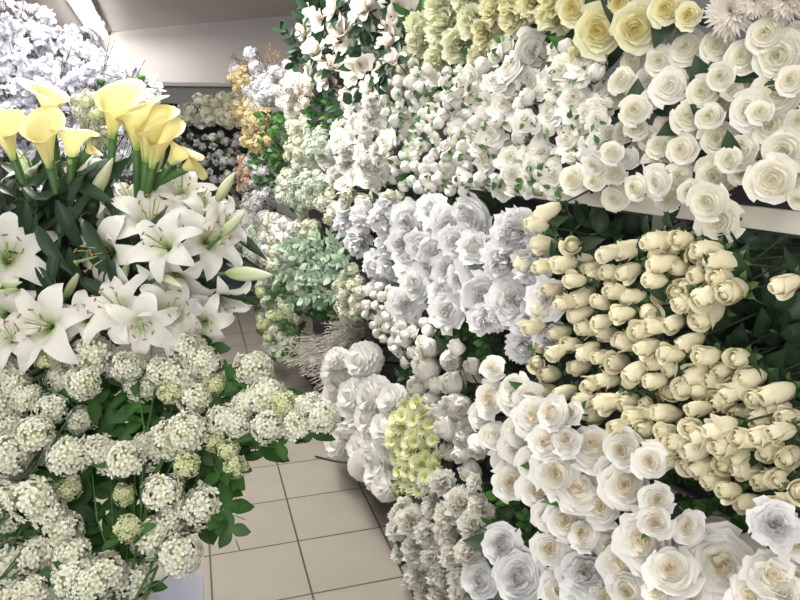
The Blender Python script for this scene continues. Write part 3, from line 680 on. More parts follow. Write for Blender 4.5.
# cream rosebuds lying on their side
bp = [(x, y, rnd.uniform(19, 24)+max(0, (x-600))*.035) for x, y in scatter([(545,262),(600,250),(640,238),(690,240),(735,258),(742,300),(735,345),(775,385),(800,398),(800,498),(760,508),(700,478),(640,440),(590,422),(548,392),(527,352),(548,290)], 15.5)]
bp = [b for b in bp if not (b[0] > 655 and 300 < b[1] < 340 and b[0] > 700)]
bp += [(552,209,22),(540,225,20),(548,244,22),(572,246,22),(560,262,20),(531,262,20),(595,268,20),(665,240,26),(668,262,26),(728,262,30),(735,289,30),(790,282,26),(700,296,26),(712,312,32)]
RIGHT = rt.copy(); 
for (x, y, d), w_ in zip(bp, ordinals(bp, 11)):
    P = at_bank(x, y, .13+rnd.uniform(-.03, .03)+(.05 if y > 420 else 0)); s = d/F*depth_of(P)*1.12
    n = (-RIGHT*rnd.uniform(.7, 1.0)-fw*rnd.uniform(.12, .55)-UPV*rnd.uniform(-.1, .35)+jit(.12)).normalized()
    if rnd.random() < .12: n = (-fw-RIGHT*.2+jit(.2)).normalized()
    flower('rosebud', 'cream rosebud in the sideways bunch, '+w_, 'rosebud', 'cream rosebuds lying sideways on the middle tier', P, n, s*1.0, 'bud', 'sepald', leaves=1 if (x > 640 or y < 300 or rnd.random() < .35) else 0, leafk='leafd' if x < 640 else 'leafrose', stemlen=5.2, lsize=1.15)
for x, y, lb in [(640,230,'leftmost'),(658,238,'second from left'),(676,234,'third from left'),(735,250,'second from right'),(765,262,'rightmost')]:
    P = at_bank(x, y, -.16); flower('rose', 'bluish white rose deep in shade under the shelf rail, '+lb, 'rose', 'roses in the shade under the rail', P, face_bank(P, .7, .3, .1, .2), 34/F*depth_of(P), 'peonyrose', leaves=1)
# the loose leafy stems they end in
for i, (x, y, a, L) in enumerate([(655,262,-.2,80),(690,275,-.25,90),(715,300,-.3,100),(700,330,-.25,95),(720,350,-.35,90),(640,250,.1,60),(745,330,-.4,80),(590,235,.2,50),(560,245,.6,45),(740,370,-.2,70),(625,262,-.1,60),(770,330,-.3,60),(755,300,-.3,60),(575,230,.8,40),(735,240,-.2,60),(680,245,.0,60)]):
    P = at_bank(x, y, .02); d = (RIGHT*math.cos(a)+UPV*math.sin(a)+fw*.25).normalized(); Lw = L/F*depth_of(P)
    e = root('rose_foliage', P, ORD[min(14, i)]+' dark leafy rose stem behind the cream rosebuds, counted from the shelf middle' if False else 'dark green leafy rose stem lying behind the cream rosebuds', 'foliage', 'leafy rose stems behind the cream rosebuds')
    mb = MB(); q = [Vector((0, 0, 0))+d*Lw*k/5-UPV*(.02*(k/5)**2) for k in range(6)]; mb.tube(q, .003, 5, .4); link('stem', mb.mesh('stem', M['stemd']), e)
    for k in range(9):
        sd = (RIGHT*.6*math.cos(k*2.4)+UPV*math.sin(k*2.4)-fw*rnd.uniform(-.1, .7)+d*.5).normalized(); z = (-fw+UPV*.5+jit(.4)).normalized(); yy = z.cross(sd).normalized(); z = sd.cross(yy)
        put('leaf', pick('leafrose'), e, P+q[1+k//2], Matrix((sd, yy, z)).transposed(), rnd.uniform(.05, .08))
mass('foliage', 'foliage', 'dark green foliage', 'under the magnolia, left of round roses', [(312,98),(350,108),(332,132),(320,150),(312,125)], 10, 16, ['sprigd'], .05, 20, 'leafmag', 2.0, 14)
# small things between the tiers
mass('spray_rose', 'rosebud', 'cream-green rosebud spray', 'under the first peonies', [(362,290),(385,285),(402,298),(407,330),(395,352),(380,340),(365,315)], 8, 11, ['ballc', 'ball'], .13, 9, 'leaf', 1.0, 10, .04, sep='sepal', plural='cream-green spray rosebuds')
mass('spray_rose', 'rosebud', 'creamy open spray roses', 'above round peonies', [(388,318),(410,312),(430,322),(428,352),(405,362),(390,345)], 9, 14, ['smallrose', 'ballc'], .13, 9, 'leafd', .6, 10, .03, sep='sepal')
mass('hydrangea', 'hydrangea', 'narrow cream hydrangea column', 'left of the cream-green spray rosebuds', [(343,275),(355,268),(362,285),(360,315),(345,322),(338,300)], 8, 13, ['creamfl'], .10, 30, None, 0, 10)
mass('foliage', 'foliage', 'dark green foliage', 'under the peony bunches', [(400,300),(430,320),(470,335),(500,345),(520,365),(480,370),(450,360),(430,400),(410,390),(405,350)], 13, 20, ['sprigd'], .02, 8, 'leafd', 1.5, 22, plural='dark foliage under the peony bunches')
mass('foliage', 'foliage', 'dark green foliage', 'behind the upper left peony bunch', [(400,165),(430,190),(450,200),(420,205),(395,195),(385,180)], 12, 18, ['sprigd'], .0, 8, 'leaf', 1.0, 16)
mass('foliage', 'foliage', 'dark green foliage', 'between cream rosebuds and garden roses', [(580,420),(640,445),(700,485),(790,510),(760,530),(700,515),(640,470),(590,440)], 18, 26, ['sprigd'], .05, 8, 'leafrose', 1.2, 30)
mass('foliage', 'foliage', 'dark green foliage', 'between ranunculus and garden roses', [(480,490),(520,505),(545,540),(560,595),(530,598),(540,550),(500,530),(470,520)], 16, 26, ['sprigd'], .14, 12, 'leafd', 1.2, 30)

# ------------------------------------------------------------ RIGHT: lower tier
rs = [(594,446,44),(556,472,44),(577,486,44),(626,484,44),(601,506,36),(657,499,28),(640,542,54),(671,570,44),(721,565,58),(688,528,32),(655,522,30),(566,520,38),(622,450,34),(650,461,30),(586,572,52),(550,548,32),(628,590,38),(775,525,42),(797,540,40),(775,575,50),(583,533,30),(609,542,34),(552,412,32),(571,413,20),(532,416,34),(512,400,28),(515,450,30),(511,482,34),(538,490,34),(545,440,32),(533,465,28),(490,398,34),(512,388,28),(492,368,22),(529,398,26),(506,462,26),(518,432,26),(495,435,26),(480,415,26),(749,598,50),(690,596,34),(800,575,34),(655,590,30),(560,590,34),(612,470,30),(565,440,26),(547,515,28),(620,565,36),(700,548,26),(785,598,40),(605,596,34)]
for (x, y, d), w_ in zip(rs, ordinals(rs, 6)):
    big = d > 40 or x > 560; P = at_bank(x, y, .23+rnd.uniform(-.02, .02)+.03*math.sin(x*.06)); s = d/F*depth_of(P)*1.25
    k = 'gardenopen' if d >= 50 or (x*7+y) % 5 < 1 else 'gardenrose'
    if x < 545 and d < 31: k = 'rosewhite'
    if (x, y) in ((775, 525), (586, 572)): k = 'peonyrose'
    flower('garden_rose', 'white garden rose on the lower tier, '+w_, 'rose', 'white garden roses on the lower tier', P, face_bank(P, .7, .35, .15, .26), s, k, leaves=1 if rnd.random() < .6 else 0, leafk='leaf', stemlen=2.2, lsize=.7)
for x, y, d, lb in [(518,576,54,'large layered white ranunculus beside the bottom edge of the rack'),(501,543,40,'white ranunculus above the large layered one'),(479,579,38,'white ranunculus at the bottom, left of the large layered one')]:
    P = at_bank(x, y, .26); flower('ranunculus', lb, 'ranunculus', 'white ranunculus', P, face_bank(P, .75, .3, .2, .1), d/F*depth_of(P)*1.12, 'ranun', leaves=1, leafk='leafd')
pb = [(423,364,30),(449,383,28),(415,385,24),(450,405,28),(443,427,28),(467,427,30),(477,450,26),(447,450,20),(460,455,24),(467,473,24),(451,362,24),(425,350,22),(428,402,24),(436,414,24),(462,408,22),(462,440,22),(432,383,20),(455,345,18),(470,365,18),(485,430,20)]
for (x, y, d), w_ in zip(pb, ordinals(pb, 4)):
    P = at_bank(x, y, .20+rnd.uniform(-.02, .02)); flower('peony', 'round closed white peony near lime chrysanthemums, '+w_, 'peony', 'round closed white peonies', P, face_bank(P, .5, .5, .1, .3), d/F*depth_of(P)*1.2, 'ballp', leaves=1 if rnd.random() < .5 else 0, leafk='leafd')
pm = [(340,375,38),(362,360,34),(350,417,36),(372,395,36),(340,442,32),(370,417,34),(362,447,32),(375,455,34),(381,474,34),(392,400,30),(388,428,34),(366,465,28),(386,485,28),(352,395,30),(335,395,26),(400,420,26),(352,436,28),(336,358,22),(330,420,24),(392,450,28)]
for (x, y, d), w_ in zip(pm, ordinals(pm, 4)):
    P = at_bank(x, y, .16+rnd.uniform(-.02, .02)); flower('chrysanthemum', 'white pompon chrysanthemum over the aisle floor, '+w_, 'chrysanthemum', 'white pompon chrysanthemums', P, face_bank(P, .5, .6, .15, .25), d/F*depth_of(P)*1.12, 'pompon', leaves=1 if rnd.random() < .4 else 0, leafk='leafd', stemlen=2.4)
mass('chrysanthemum_spray', 'chrysanthemum', 'lime chrysanthemum spray', 'beside the pompons', [(388,408),(402,399),(418,402),(433,420),(438,440),(436,470),(425,488),(400,492),(392,470),(390,440)], 8.5, 17, ['gmum'], .21, 12, 'leafb', .5, 10, .03, plural='lime chrysanthemum sprays')
cn = [(412,520,28),(412,552,30),(471,524,30),(445,537,30),(441,483,24),(458,500,28),(436,570,26),(460,578,28),(415,580,28),(438,597,28),(428,507,24),(397,526,22),(401,548,20),(425,535,24),(450,556,26),(430,555,22),(470,552,26),(404,592,20),(460,598,26),(445,512,24),(425,482,20),(472,482,18),(405,508,18),(486,515,20),(422,597,20),(394,515,16),(475,500,20)]
for (x, y, d), w_ in zip(cn, ordinals(cn, 5)):
    P = at_bank(x, y, .24+rnd.uniform(-.02, .02)); flower('carnation', 'small white carnation at the rack foot, '+w_, 'carnation', 'small white carnations', P, face_bank(P, .5, .5, .25, .3), d/F*depth_of(P)*1.25, 'carn', leaves=1 if rnd.random() < .5 else 0, leafk='leaf', stemlen=2.2, lsize=.6)

# ------------------------------------------------------------ RIGHT: far end of the bank
mass('dry_twigs', 'dried flowers', 'brown twiggy bunch tipped with white', 'on top of the ochre dried flowers', [(232,62),(250,54),(285,56),(292,70),(275,80),(240,78)], 7, 15, ['sprigbr', 'sprigbr', 'greylav'], .06, 12, 'leafbr', 1.0, 9, plural='brown twiggy bunches', face=(.2, .5, .8, .5))
mass('dried_hydrangea', 'dried flowers', 'ochre dried hydrangea', 'under the brown twigs', [(231,72),(247,68),(254,84),(250,98),(236,92)], 6.5, 11, ['dried'], .08, 20, None, 0, 8)
mass('dried_hydrangea', 'dried flowers', 'ochre dried hydrangea', 'left of green foliage', [(240,102),(262,100),(272,118),(268,145),(252,154),(242,138)], 7, 12, ['dried'], .08, 10, 'leafbr', .2, 8, plural='ochre dried hydrangea heads')
mass('dried_hydrangea', 'dried flowers', 'frosted grey-white dried flower', 'beside the ochre ones', [(246,80),(272,74),(276,98),(258,108),(246,100)], 6.5, 11, ['greylav'], .09, 12, None, 0, 8, plural='frosted grey dried flowers')
mass('berry_spray', 'dried flowers', 'white-pink blossom spray', 'below the magnolias', [(272,82),(285,68),(308,76),(312,95),(300,112),(280,110)], 6.5, 10, ['blushfl', 'blushfl', 'smallrose', 'greywhite'], .10, 12, 'leafbr', .8, 8, plural='white-pink blossom sprays')
mass('foliage', 'foliage', 'bright green foliage', 'under dried flowers', [(268,112),(290,112),(294,135),(285,155),(268,150)], 8, 16, ['sprigb', 'sprigd'], .06, 8, 'leafb', 1.2, 11, plural='bright green foliage sprays')
mass('stock_flower', 'stock', 'cream stock flower column', 'right of bright foliage', [(289,116),(306,112),(311,135),(305,160),(288,160)], 6.5, 11, ['creamfl'], .09, 12, None, 0, 8, plural='cream stock columns')
mass('stock_flower', 'stock', 'pale mint stock flower column', 'left of the white round roses', [(309,130),(322,130),(326,150),(318,165),(307,160)], 6.5, 11, ['mintfl'], .08, 20, None, 0, 8)
mass('dried_hydrangea', 'dried flowers', 'peach dried hydrangea', 'low beside the grey dried flowers', [(237,160),(247,158),(250,180),(241,190)], 6.5, 11, ['peachfl'], .06, 20, None, 0, 8)
mass('dried_hydrangea', 'dried flowers', 'grey dried flower', 'beside peach hydrangea', [(248,155),(264,155),(268,190),(256,225),(246,200)], 6.5, 10, ['greywhite', 'greylav'], .05, 12, 'leafd', .3, 8, plural='grey dried flower clusters')
mass('foliage', 'foliage', 'grey-green eucalyptus', 'left of pale hydrangeas', [(260,160),(288,156),(284,180),(268,205),(258,190)], 9, 16, ['sprigmint', 'sprigd', 'sprigd'], .03, 8, 'leaf', 1.0, 11, plural='eucalyptus sprays')
mass('hydrangea', 'hydrangea', 'pale mint hydrangea', 'left of the cream roses', [(276,180),(292,166),(318,164),(326,182),(320,206),(300,212),(280,200)], 7, 11, ['mintfl', 'mintfl', 'creamfl'], .09, 11, 'leaf', .4, 9, plural='pale mint hydrangeas')
wr = mass('spray_rose', 'rose', 'white round spray roses', 'below the magnolias', [(326,150),(335,128),(360,98),(384,108),(386,150),(382,183),(350,186),(326,176)], 11, 20, ['smallopen', 'smallrose', 'fluffyw', 'fluffyw'], .10, 9, 'leaf', .5, 12, .05, plural='white round spray roses')
mass('spray_rose', 'rose', 'beige-cream spray roses', 'above white peonies', [(322,186),(345,184),(352,200),(345,222),(325,222)], 9, 15, ['creamfl', 'smallrose', 'ballc'], .09, 9, 'leafd', .4, 10, plural='beige cream spray roses')
mass('stock_flower', 'stock', 'grey-green stock flower', 'low at the back', [(246,210),(262,205),(272,240),(262,268),(248,262)], 7, 11, ['mintfl', 'greywhite'], .04, 12, 'leafd', .5, 9, plural='grey-green stock flowers')
mass('hydrangea', 'hydrangea', 'white hydrangea', 'left of mint foliage', [(264,218),(285,216),(300,230),(290,262),(272,272),(263,250)], 7.5, 13, ['whitefl', 'coolfl', 'creamfl'], .07, 12, 'leaf', .3, 9, plural='white hydrangeas')
mass('hydrangea', 'hydrangea', 'cream hydrangea', 'tucked between hydrangeas and beige roses', [(298,216),(318,222),(320,240),(302,240)], 7, 12, ['creamfl'], .06, 20, 'leafd', .4, 9)
mass('foliage', 'foliage', 'frosted mint foliage', 'left of white peonies', [(286,246),(305,236),(335,238),(347,262),(345,292),(322,302),(296,300),(285,275)], 9, 20, ['sprigmint'], .09, 7, 'leafmint' if False else None, 0, 10, plural='frosted mint foliage sprays', face=(.4, .5, .3, .5))
mass('foliage', 'foliage', 'dark green foliage', 'under the frosted mint sprays', [(300,296),(345,292),(345,312),(310,318)], 10, 16, ['sprigd'], .05, 10, 'leafd', 1, 12)
mass('flowering_bush', 'bush', 'leafy green-flowered bush', 'on the far floor', [(252,285),(275,272),(300,290),(312,300),(300,330),(296,358),(272,362),(268,345),(256,318)], 7, 11, ['vibg', 'sprigb', 'creamfl', 'sprigb', 'mintfl'], .05, 14, 'leafb', 1.6, 10, .04, plural='leafy flowering bushes on the floor')
# dry grass bunch
for gi, (x, y) in enumerate([(322,345),(340,350),(352,332),(310,350),(332,368)]):
    P = at_bank(x, y, .02); e = root('dry_grass_bunch', P+Vector((.16, .05, -.02)), 'dry feathery grass bunch above the white pompons, '+['middle one', 'lower right one', 'upper right one', 'leftmost one', 'lowest one'][gi], 'dried grass', 'dry grass bunches')
    mb = MB()
    for k in range(110):
        a = (OUT*.9+UPV*rnd.uniform(-.25, .3)+ALONG*rnd.uniform(-.45, .45)-fw*.1).normalized(); L = rnd.uniform(.16, .30); o = jit(.012)
        q = [o, o+a*L*.5+UPV*.01, o+a*L-UPV*rnd.uniform(.0, .04)]; mb.tube(q, [.0012, .001, .0018], 3, [.1, .4, 1], cap=False)
        for j in range(3):
            c = o+a*L*(.75+.1*j)+jit(.006); mb.tube([c, c+a*.012+jit(.006)], [.0022, .0008], 3, 1, cap=False)
    link('blades', mb.mesh('blades', M['grass']), e)['kind'] = 'stuff'
    mb = MB(); mb.tube([Vector((0, 0, 0))-OUT*.08, Vector((0, 0, 0)), OUT*.05], [.006, .008, .012], 6, .2); link('tied_stalks', mb.mesh('tied_stalks', M['twig']), e)

# magnolia branches
mg = [(360,5,26),(335,62,22),(322,80,20),(392,58,20),(348,108,18),(310,12,16),(388,22,24),(340,28,34),(372,12,34),(400,8,30),(325,55,24),(352,45,22),(350,72,28),(362,64,24),(312,46,24),(385,40,22),(300,30,18),(330,8,22),(365,88,20),(345,92,18),(318,22,20),(395,30,22),(308,70,18),(378,72,20)]
gr = clusterize([(x, y, d) for x, y, d in mg], 6); cc = [(sum(p[0] for p in g)/len(g), sum(p[1] for p in g)/len(g)) for g in gr]
for g_, w_ in zip(gr, ordinals(cc, 3)):
    hs = []
    for p in g_:
        P = at_bank(p[0], p[1], .12+rnd.uniform(-.05, .05)); hs.append((P, face_bank(P, .5, .5, .3, .5), p[2]/F*depth_of(P)*1.4, 'magnolia'))
    cen = sum((h[0] for h in hs), Vector())/len(hs)
    spray('magnolia_branch', 'dark-leaved magnolia branch with blush blooms, '+w_, 'magnolia', 'magnolia branches', hs, cen-OUT*.22-UPV*.2, 'leafmag', len(hs)*8, 17, 'twig', leafback=-.02)
mass('foliage', 'foliage', 'dark foliage', 'behind magnolia blooms', [(305,10),(330,0),(400,0),(402,50),(385,90),(365,112),(345,105),(330,75),(300,60),(292,40)], 14, 22, ['sprigmag', 'sprigmag', 'sprigbr'], .04, 8, 'leafmag', 3.0, 16, plural='dark magnolia foliage', face=(.4, .5, .2, .6))

# ------------------------------------------------------------ far shelf unit flowers
mass('blossom_spray', 'blossom', 'cream blossom spray', 'atop the far unit', [(150,112),(170,108),(190,104),(205,97),(218,104),(236,98),(240,112),(232,124),(205,122),(165,122)], 8, 13, ['creamfl', 'whitefl', 'creamfl', 'fluffyw'], 0, 9, 'leafd', .2, 8, plural='cream blossom sprays on the far unit', fixed_depth=5.75, footz=1.482)
mass('blossom_spray', 'blossom', 'pale beige blossom spray', 'at the right end of the far unit', [(214,98),(240,92),(246,115),(240,128),(222,124)], 7, 12, ['driedpale', 'creamfl'], 0, 12, None, 0, 8, fixed_depth=5.6, footz=1.482)
mass('blossom_spray', 'blossom', 'grey-white blossom spray', 'on the far unit', [(172,136),(205,134),(238,136),(240,165),(232,182),(200,178),(178,165)], 7.5, 7.5, ['puffg', 'fluffyg', 'greywhite', 'whitefl'], 0, 14, 'leafd', 2.4, 9, plural='grey-white sprays on the second far shelf', fixed_depth=5.75, footz=1.102)
mass('blossom_spray', 'blossom', 'grey-beige dried spray', 'behind the lilies', [(215,185),(244,185),(250,230),(240,260),(225,240)], 7, 8, ['greywhite', 'driedpale', 'mintfl'], 0, 12, 'leafd', 1.0, 10, plural='dried sprays low on the far unit', fixed_depth=6.1, footz=.72)

# ------------------------------------------------------------ LEFT: snowball flowers in front
vb = [(93,357,38),(61,381,30),(84,383,30),(128,367,28),(142,383,34),(163,371,30),(180,378,34),(189,348,30),(205,362,28),(196,399,30),(51,409,28),(9,404,36),(26,397,26),(82,420,26),(35,434,34),(9,455,38),(47,448,30),(68,458,36),(96,451,30),(110,457,28),(126,460,36),(149,451,36),(168,441,36),(187,432,36),(187,465,24),(224,420,30),(238,423,28),(254,371,36),(266,397,36),(268,427,30),(296,425,30),(322,418,30),(308,408,28),(229,451,20),(236,467,22),(164,493,36),(203,507,38),(152,538,38),(180,556,38),(173,525,34),(33,500,40),(49,514,30),(63,532,36),(72,558,36),(37,556,34),(9,567,44),(72,578,36),(107,574,36),(89,586,34),(130,582,38),(5,498,32),(4,522,26),(128,528,24),(124,495,20),(68,488,24),(28,597,36),(56,602,30),(93,602,36),(2,371,30),(14,382,28),(47,357,24),(212,440,24),(246,405,26),(215,384,22),(13,425,30),(170,392,22),(0,595,34),(20,470,28),(284,404,24)]
def vdepth(x, y): return 1.47-.0010*(y-350)-(.0002*(x-200) if x > 200 else 0)
pts = [(x, y, d) for x, y, d in vb]; rnd.seed(11)
gr = clusterize(pts, 12); cc = [(sum(p[0] for p in g)/len(g), sum(p[1] for p in g)/len(g)) for g in gr]; sprs = []
leafpts = scatter([(0,400),(60,395),(100,380),(230,395),(270,405),(262,440),(240,470),(225,510),(180,540),(120,560),(60,590),(0,590)], 13)+[(112,395),(125,400),(140,405),(108,412),(130,415),(155,410),(100,405),(232,388),(240,377),(245,385),(234,481),(222,492),(232,532),(226,512),(233,500),(232,398),(250,440),(258,450),(285,418),(306,432)]
for gi, (g_, c, w_) in enumerate(zip(gr, cc, ordinals(cc, 4))):
    hs = []
    for (x, y, d) in g_:
        P = at_depth(x, y, vdepth(x, y)+rnd.uniform(-.04, .04)-(.0)); n = ((CAM-P).normalized()*.6+UPV*.5+jit(.3)).normalized()
        k = 'vibg' if d < 25 else 'vib'; hs.append((P, n, d/F*depth_of(P)*1.16, k))
    fx = -.22 if c[0] > 90 else -.52
    foot = Vector((fx+rnd.uniform(-.04, .04), 1.12+rnd.uniform(-.04, .04), .66))
    e = spray('snowball_spray', 'white snowball flower spray with green leaves, '+w_, 'snowball flower', 'snowball sprays on the lilac table', hs, foot, 'lobed', len(hs), 30, 'stem', leafback=.0, fork=at_depth(205, 440, 1.48) if c[0] > 215 else None)
    sprs.append((c, e))
for (x, y) in leafpts:
    c, e = min(sprs, key=lambda t_: (t_[0][0]-x)**2+(t_[0][1]-y)**2)
    P = at_depth(x, y, vdepth(x, y)+rnd.uniform(.03, .12) if x < 215 else vdepth(x, y)+.02); z = ((CAM-P).normalized()*.6+UPV*.5+jit(.35)).normalized(); d = z.cross(Vector((rnd.gauss(0, 1), rnd.gauss(0, 1), 0))).normalized(); yy = z.cross(d)
    put('leaf', pick('lobed'), e, P-d*.02, Matrix((d, yy, z)).transposed(), rnd.uniform(.06, .095))

# ------------------------------------------------------------ LEFT: lilies
def idir(a, b, c): return (rt*a+up*b-fw*c).normalized()
def lily_stem(label, blooms, buds, foot, leaves, ldepth=1.7):
    e = root('lily_stem', foot, label, 'lily', 'white lilies behind the snowball flowers'); mb = MB()
    ends = []
    for (x, y, r, dr, k, dep) in blooms:
        P = at_depth(x, y, dep); n = idir(*dr); s = 2.05*r/F*dep; R3 = frame(n); base = P-n*.12*s
        o = put('bloom', B['lily'][k], e, base, R3, s); st = link('stamens', B['stamens'][0], o)
        ends.append((base, n, s))
    for (x0, y0, x1, y1, dep, dd) in buds:
        A, Bp = at_depth(x0, y0, dep), at_depth(x1, y1, dep+dd); n = (Bp-A).normalized(); s = (Bp-A).length
        put('bud', B['lilybud'][0], e, A, frame(n), s); ends.append((A, n, .1))
    top = sum((q[0] for q in ends), Vector())/len(ends); fork = foot.lerp(top, .72)-fw*(-.06)
    mb.tube([Vector((0, 0, 0)), (fork-foot)*.5+Vector((.01, .02, 0)), fork-foot], [.006, .0055, .005], 7, .4)
    for (b_, n, s) in ends:
        mid = fork.lerp(b_, .6)-n*.04; mb.tube([fork-foot, mid-foot, b_-foot+n*.01], [.004, .0035, .004], 6, .4)
    link('stem', mb.mesh('stem', M['stem']), e)
    for (x, y, a, L, dp) in leaves:
        P = at_depth(x, y, dp); d = idir(math.cos(a), math.sin(a), rnd.uniform(-.3, .5)); z = (-fw+UPV*.6+jit(.4)).normalized(); yy = z.cross(d).normalized(); z = d.cross(yy)
        put('leaf', pick('lance'), e, P, Matrix((d, yy, z)).transposed(), L/F*dp)
def lv(poly, n, dep, L=(38, 60)):
    out = []
    for x, y in scatter(poly, 9, tries=n*6)[:n]: out.append((x, y, rnd.uniform(-2.2, 2.6), rnd.uniform(*L), dep+rnd.uniform(-.05, .10)))
    return out
F0 = Vector((-.47, 1.86, .94))
D1 = [(8,180),(95,185),(100,240),(90,280),(60,300),(20,250)]
lily_stem('white lily stem whose wide bloom droops over the dark leaves at centre', [(108,253,47,(-.45,-.25,.85),2,1.50),(108,211,34,(-.9,.1,.35),0,1.56)], [(90,202,113,158,1.52,-.02)], F0+Vector((.03, 0, 0)), lv(D1, 14, 1.62))
lily_stem('white lily stem with a big face-on bloom reaching up at the middle', [(152,222,46,(.3,.5,.8),1,1.52),(182,194,32,(.2,.5,.7),0,1.60)], [(150,178,166,140,1.58,0),(205,250,178,250,1.5,-.03)], F0+Vector((.06, .02, 0)), lv(D1, 10, 1.66)+[(140,190,1.5,40,1.6),(128,170,1.3,40,1.6),(146,262,1.4,60,1.46)])
lily_stem('white lily stem with the rightmost bloom and two pale buds over the aisle', [(209,240,42,(.6,.2,.75),1,1.50)], [(216,202,235,172,1.5,-.04),(221,236,245,212,1.46,-.04),(226,273,272,275,1.48,-.05)], F0+Vector((.08, -.02, 0)), [(215,255,-.3,55,1.55),(190,270,-.4,60,1.56),(235,235,-.5,40,1.56),(200,285,-.1,60,1.57),(185,262,2.8,50,1.58),(225,262,-.15,45,1.55)])
lily_stem('white lily stem with a pale bloom facing down by the floor', [(176,278,38,(.1,-.75,.6),1,1.50),(172,314,40,(.5,.2,.8),2,1.46)], [(160,275,182,287,1.44,-.03),(142,292,156,288,1.46,-.02)], F0+Vector((.07, -.05, 0)), lv([(120,260),(170,260),(180,300),(120,300)], 7, 1.56, (30, 50)))
lily_stem('white lily stem with two blooms just above the snowball flowers', [(120,310,42,(-.2,.5,.85),0,1.45),(143,324,38,(.3,-.2,.9),2,1.42)], [(128,262,118,290,1.5,-.02)], F0+Vector((.0, -.06, 0)), lv([(60,280),(110,270),(120,310),(60,310)], 8, 1.52, (30, 50)))
lily_stem('white lily stem with the fully open bloom above the left snowball flowers', [(46,326,47,(-.05,.15,1),1,1.42)], [(64,300,80,270,1.5,0)], F0+Vector((-.04, -.05, 0)), lv([(20,260),(90,260),(90,320),(20,300)], 12, 1.52, (34, 56)))
lily_stem('white lily stem at the left edge with yellow-throated open bloom', [(8,258,48,(.45,.3,.8),0,1.46),(4,316,40,(.1,-.2,.9),2,1.44)], [(20,290,-6,292,1.42,-.02)], Vector((-.74, 1.95, .95)), lv([(0,180),(50,180),(60,250),(0,240)], 16, 1.60))
lily_stem('white lily stem high at the left among the yellow callas', [(32,172,28,(-.3,.7,.4),0,1.58),(80,178,30,(-.3,.6,.5),3,1.6)], [(28,190,20,150,1.58,0)], Vector((-.74, 1.92, .95)), lv([(0,175),(90,175),(95,240),(0,240)], 22, 1.64, (40, 62)))
lily_stem('white lily stem standing behind the middle blooms, half hidden', [(200,205,28,(.4,.6,.6),0,1.62),(130,200,30,(-.1,.6,.6),0,1.6)], [(60,225,52,190,1.62,0)], F0+Vector((.02, .05, 0)), lv([(80,180),(200,180),(210,250),(90,260)], 12, 1.68, (40, 62)))
lily_stem('white lily stem with pale shaded bloom hanging at the right', [(220,300,34,(.5,-.65,.5),0,1.56)], [], F0+Vector((.09, .02, 0)), [(210,285,-.5,45,1.6),(200,300,-1.2,40,1.58)])
lily_stem('white lily stem with a side-on bloom left of the two aisle buds', [(165,246,40,(-.2,.3,.9),1,1.44),(225,222,28,(.7,.1,.6),0,1.52)], [(185,225,196,206,1.5,0)], F0+Vector((.05, .03, 0)), lv([(130,230),(220,230),(210,280),(130,280)], 6, 1.56, (30, 50)))
lily_stem('white lily stem low between the open bloom and the middle pair', [(85,318,32,(.1,.3,.9),2,1.46),(205,322,30,(.2,-.2,.9),2,1.5)], [], F0+Vector((.02, -.07, 0)), lv([(60,270),(150,270),(150,310),(60,310)], 8, 1.54, (30, 50)))
lily_stem('white lily stem at the left edge just above the snowball flowers', [(12,338,34,(.2,.4,.8),2,1.40)], [(2,285,22,282,1.40,-.02)], Vector((-.74, 1.93, .95)), lv([(0,240),(60,240),(60,300),(0,300)], 10, 1.5, (34, 50)))
D2 = [(0,180),(100,178),(108,290),(70,310),(0,300)]
for i in range(3):
    lily_stem('bare dark green lily stem thick with narrow leaves, '+['leftmost', 'middle', 'rightmost'][i]+' of the three', [], [(30+30*i,215,28+30*i,196,1.68,0)], Vector((-.68+.1*i, 1.92, .95)), lv([(35*i-10,175),(35*i+38,175),(35*i+40,285),(35*i-10,285)], 34, 1.50, (40, 62)))

# ------------------------------------------------------------ LEFT: yellow callas
def calla_lily(label, x0, y0, x1, y1, dep, k, lip, dd=0.0, toward=.38):
    A = at_depth(x0, y0, dep); T = at_depth(x1, y1, dep+dd); n = ((T-A).normalized()-fw*toward).normalized(); s = (T-A).length/.92
    e = root('calla_lily', A-UPV*.50-n*.02+Vector((0, .24, 0)), label, 'calla lily', 'yellow calla lilies')
    x = idir(*lip)+jit(.25); x = (x-n*x.dot(n)).normalized(); y = n.cross(x); R3 = Matrix((x, y, n)).transposed()
    put('spathe', B['calla'][k], e, A, R3, s); put('spadix', B['spadix'][0], e, A, R3, s*.8)
    f = e.location; mb = MB(); mb.tube([Vector((0, 0, 0)), Vector((0, -.02, .26)), A-n*.10+Vector((0, .06, -.03))-f, A+n*.02-f], [.006, .006, .006, .010], 8, .4); link('stem', mb.mesh('stem', M['stem']), e)
calla_lily('wide yellow calla with its lip swept left to the photo edge', 50, 124, 52, 86, 1.50, 1, (-1, .1, -0.3))
calla_lily('yellow calla at the left edge below the wide one', 14, 160, 8, 116, 1.46, 0, (-.6, .2, -0.8))
calla_lily('yellow calla standing upright under the wide one', 50, 168, 50, 120, 1.45, 3, (-.3, .2, -0.9))
calla_lily('yellow calla folded over, right of the upright one', 70, 164, 82, 128, 1.48, 1, (.5, -.3, 0.8))
calla_lily('yellow calla at the right end of the left group, facing down', 82, 156, 100, 148, 1.5, 0, (.3, -.6, 0.7))
calla_lily('tall pale yellow calla in the centre of the calla group', 112, 138, 128, 92, 1.5, 3, (.6, .5, -0.5))
calla_lily('tall yellow calla leaning right behind the long buds', 136, 150, 146, 103, 1.5, 3, (.8, .1, -0.6))
calla_lily('narrow yellow calla bending right above the white lilies', 146, 162, 162, 116, 1.49, 2, (.8, .1, -0.6))
calla_lily('rolled yellow calla bud beside the bending narrow one', 152, 168, 172, 128, 1.48, 2, (.8, .1, -0.6))
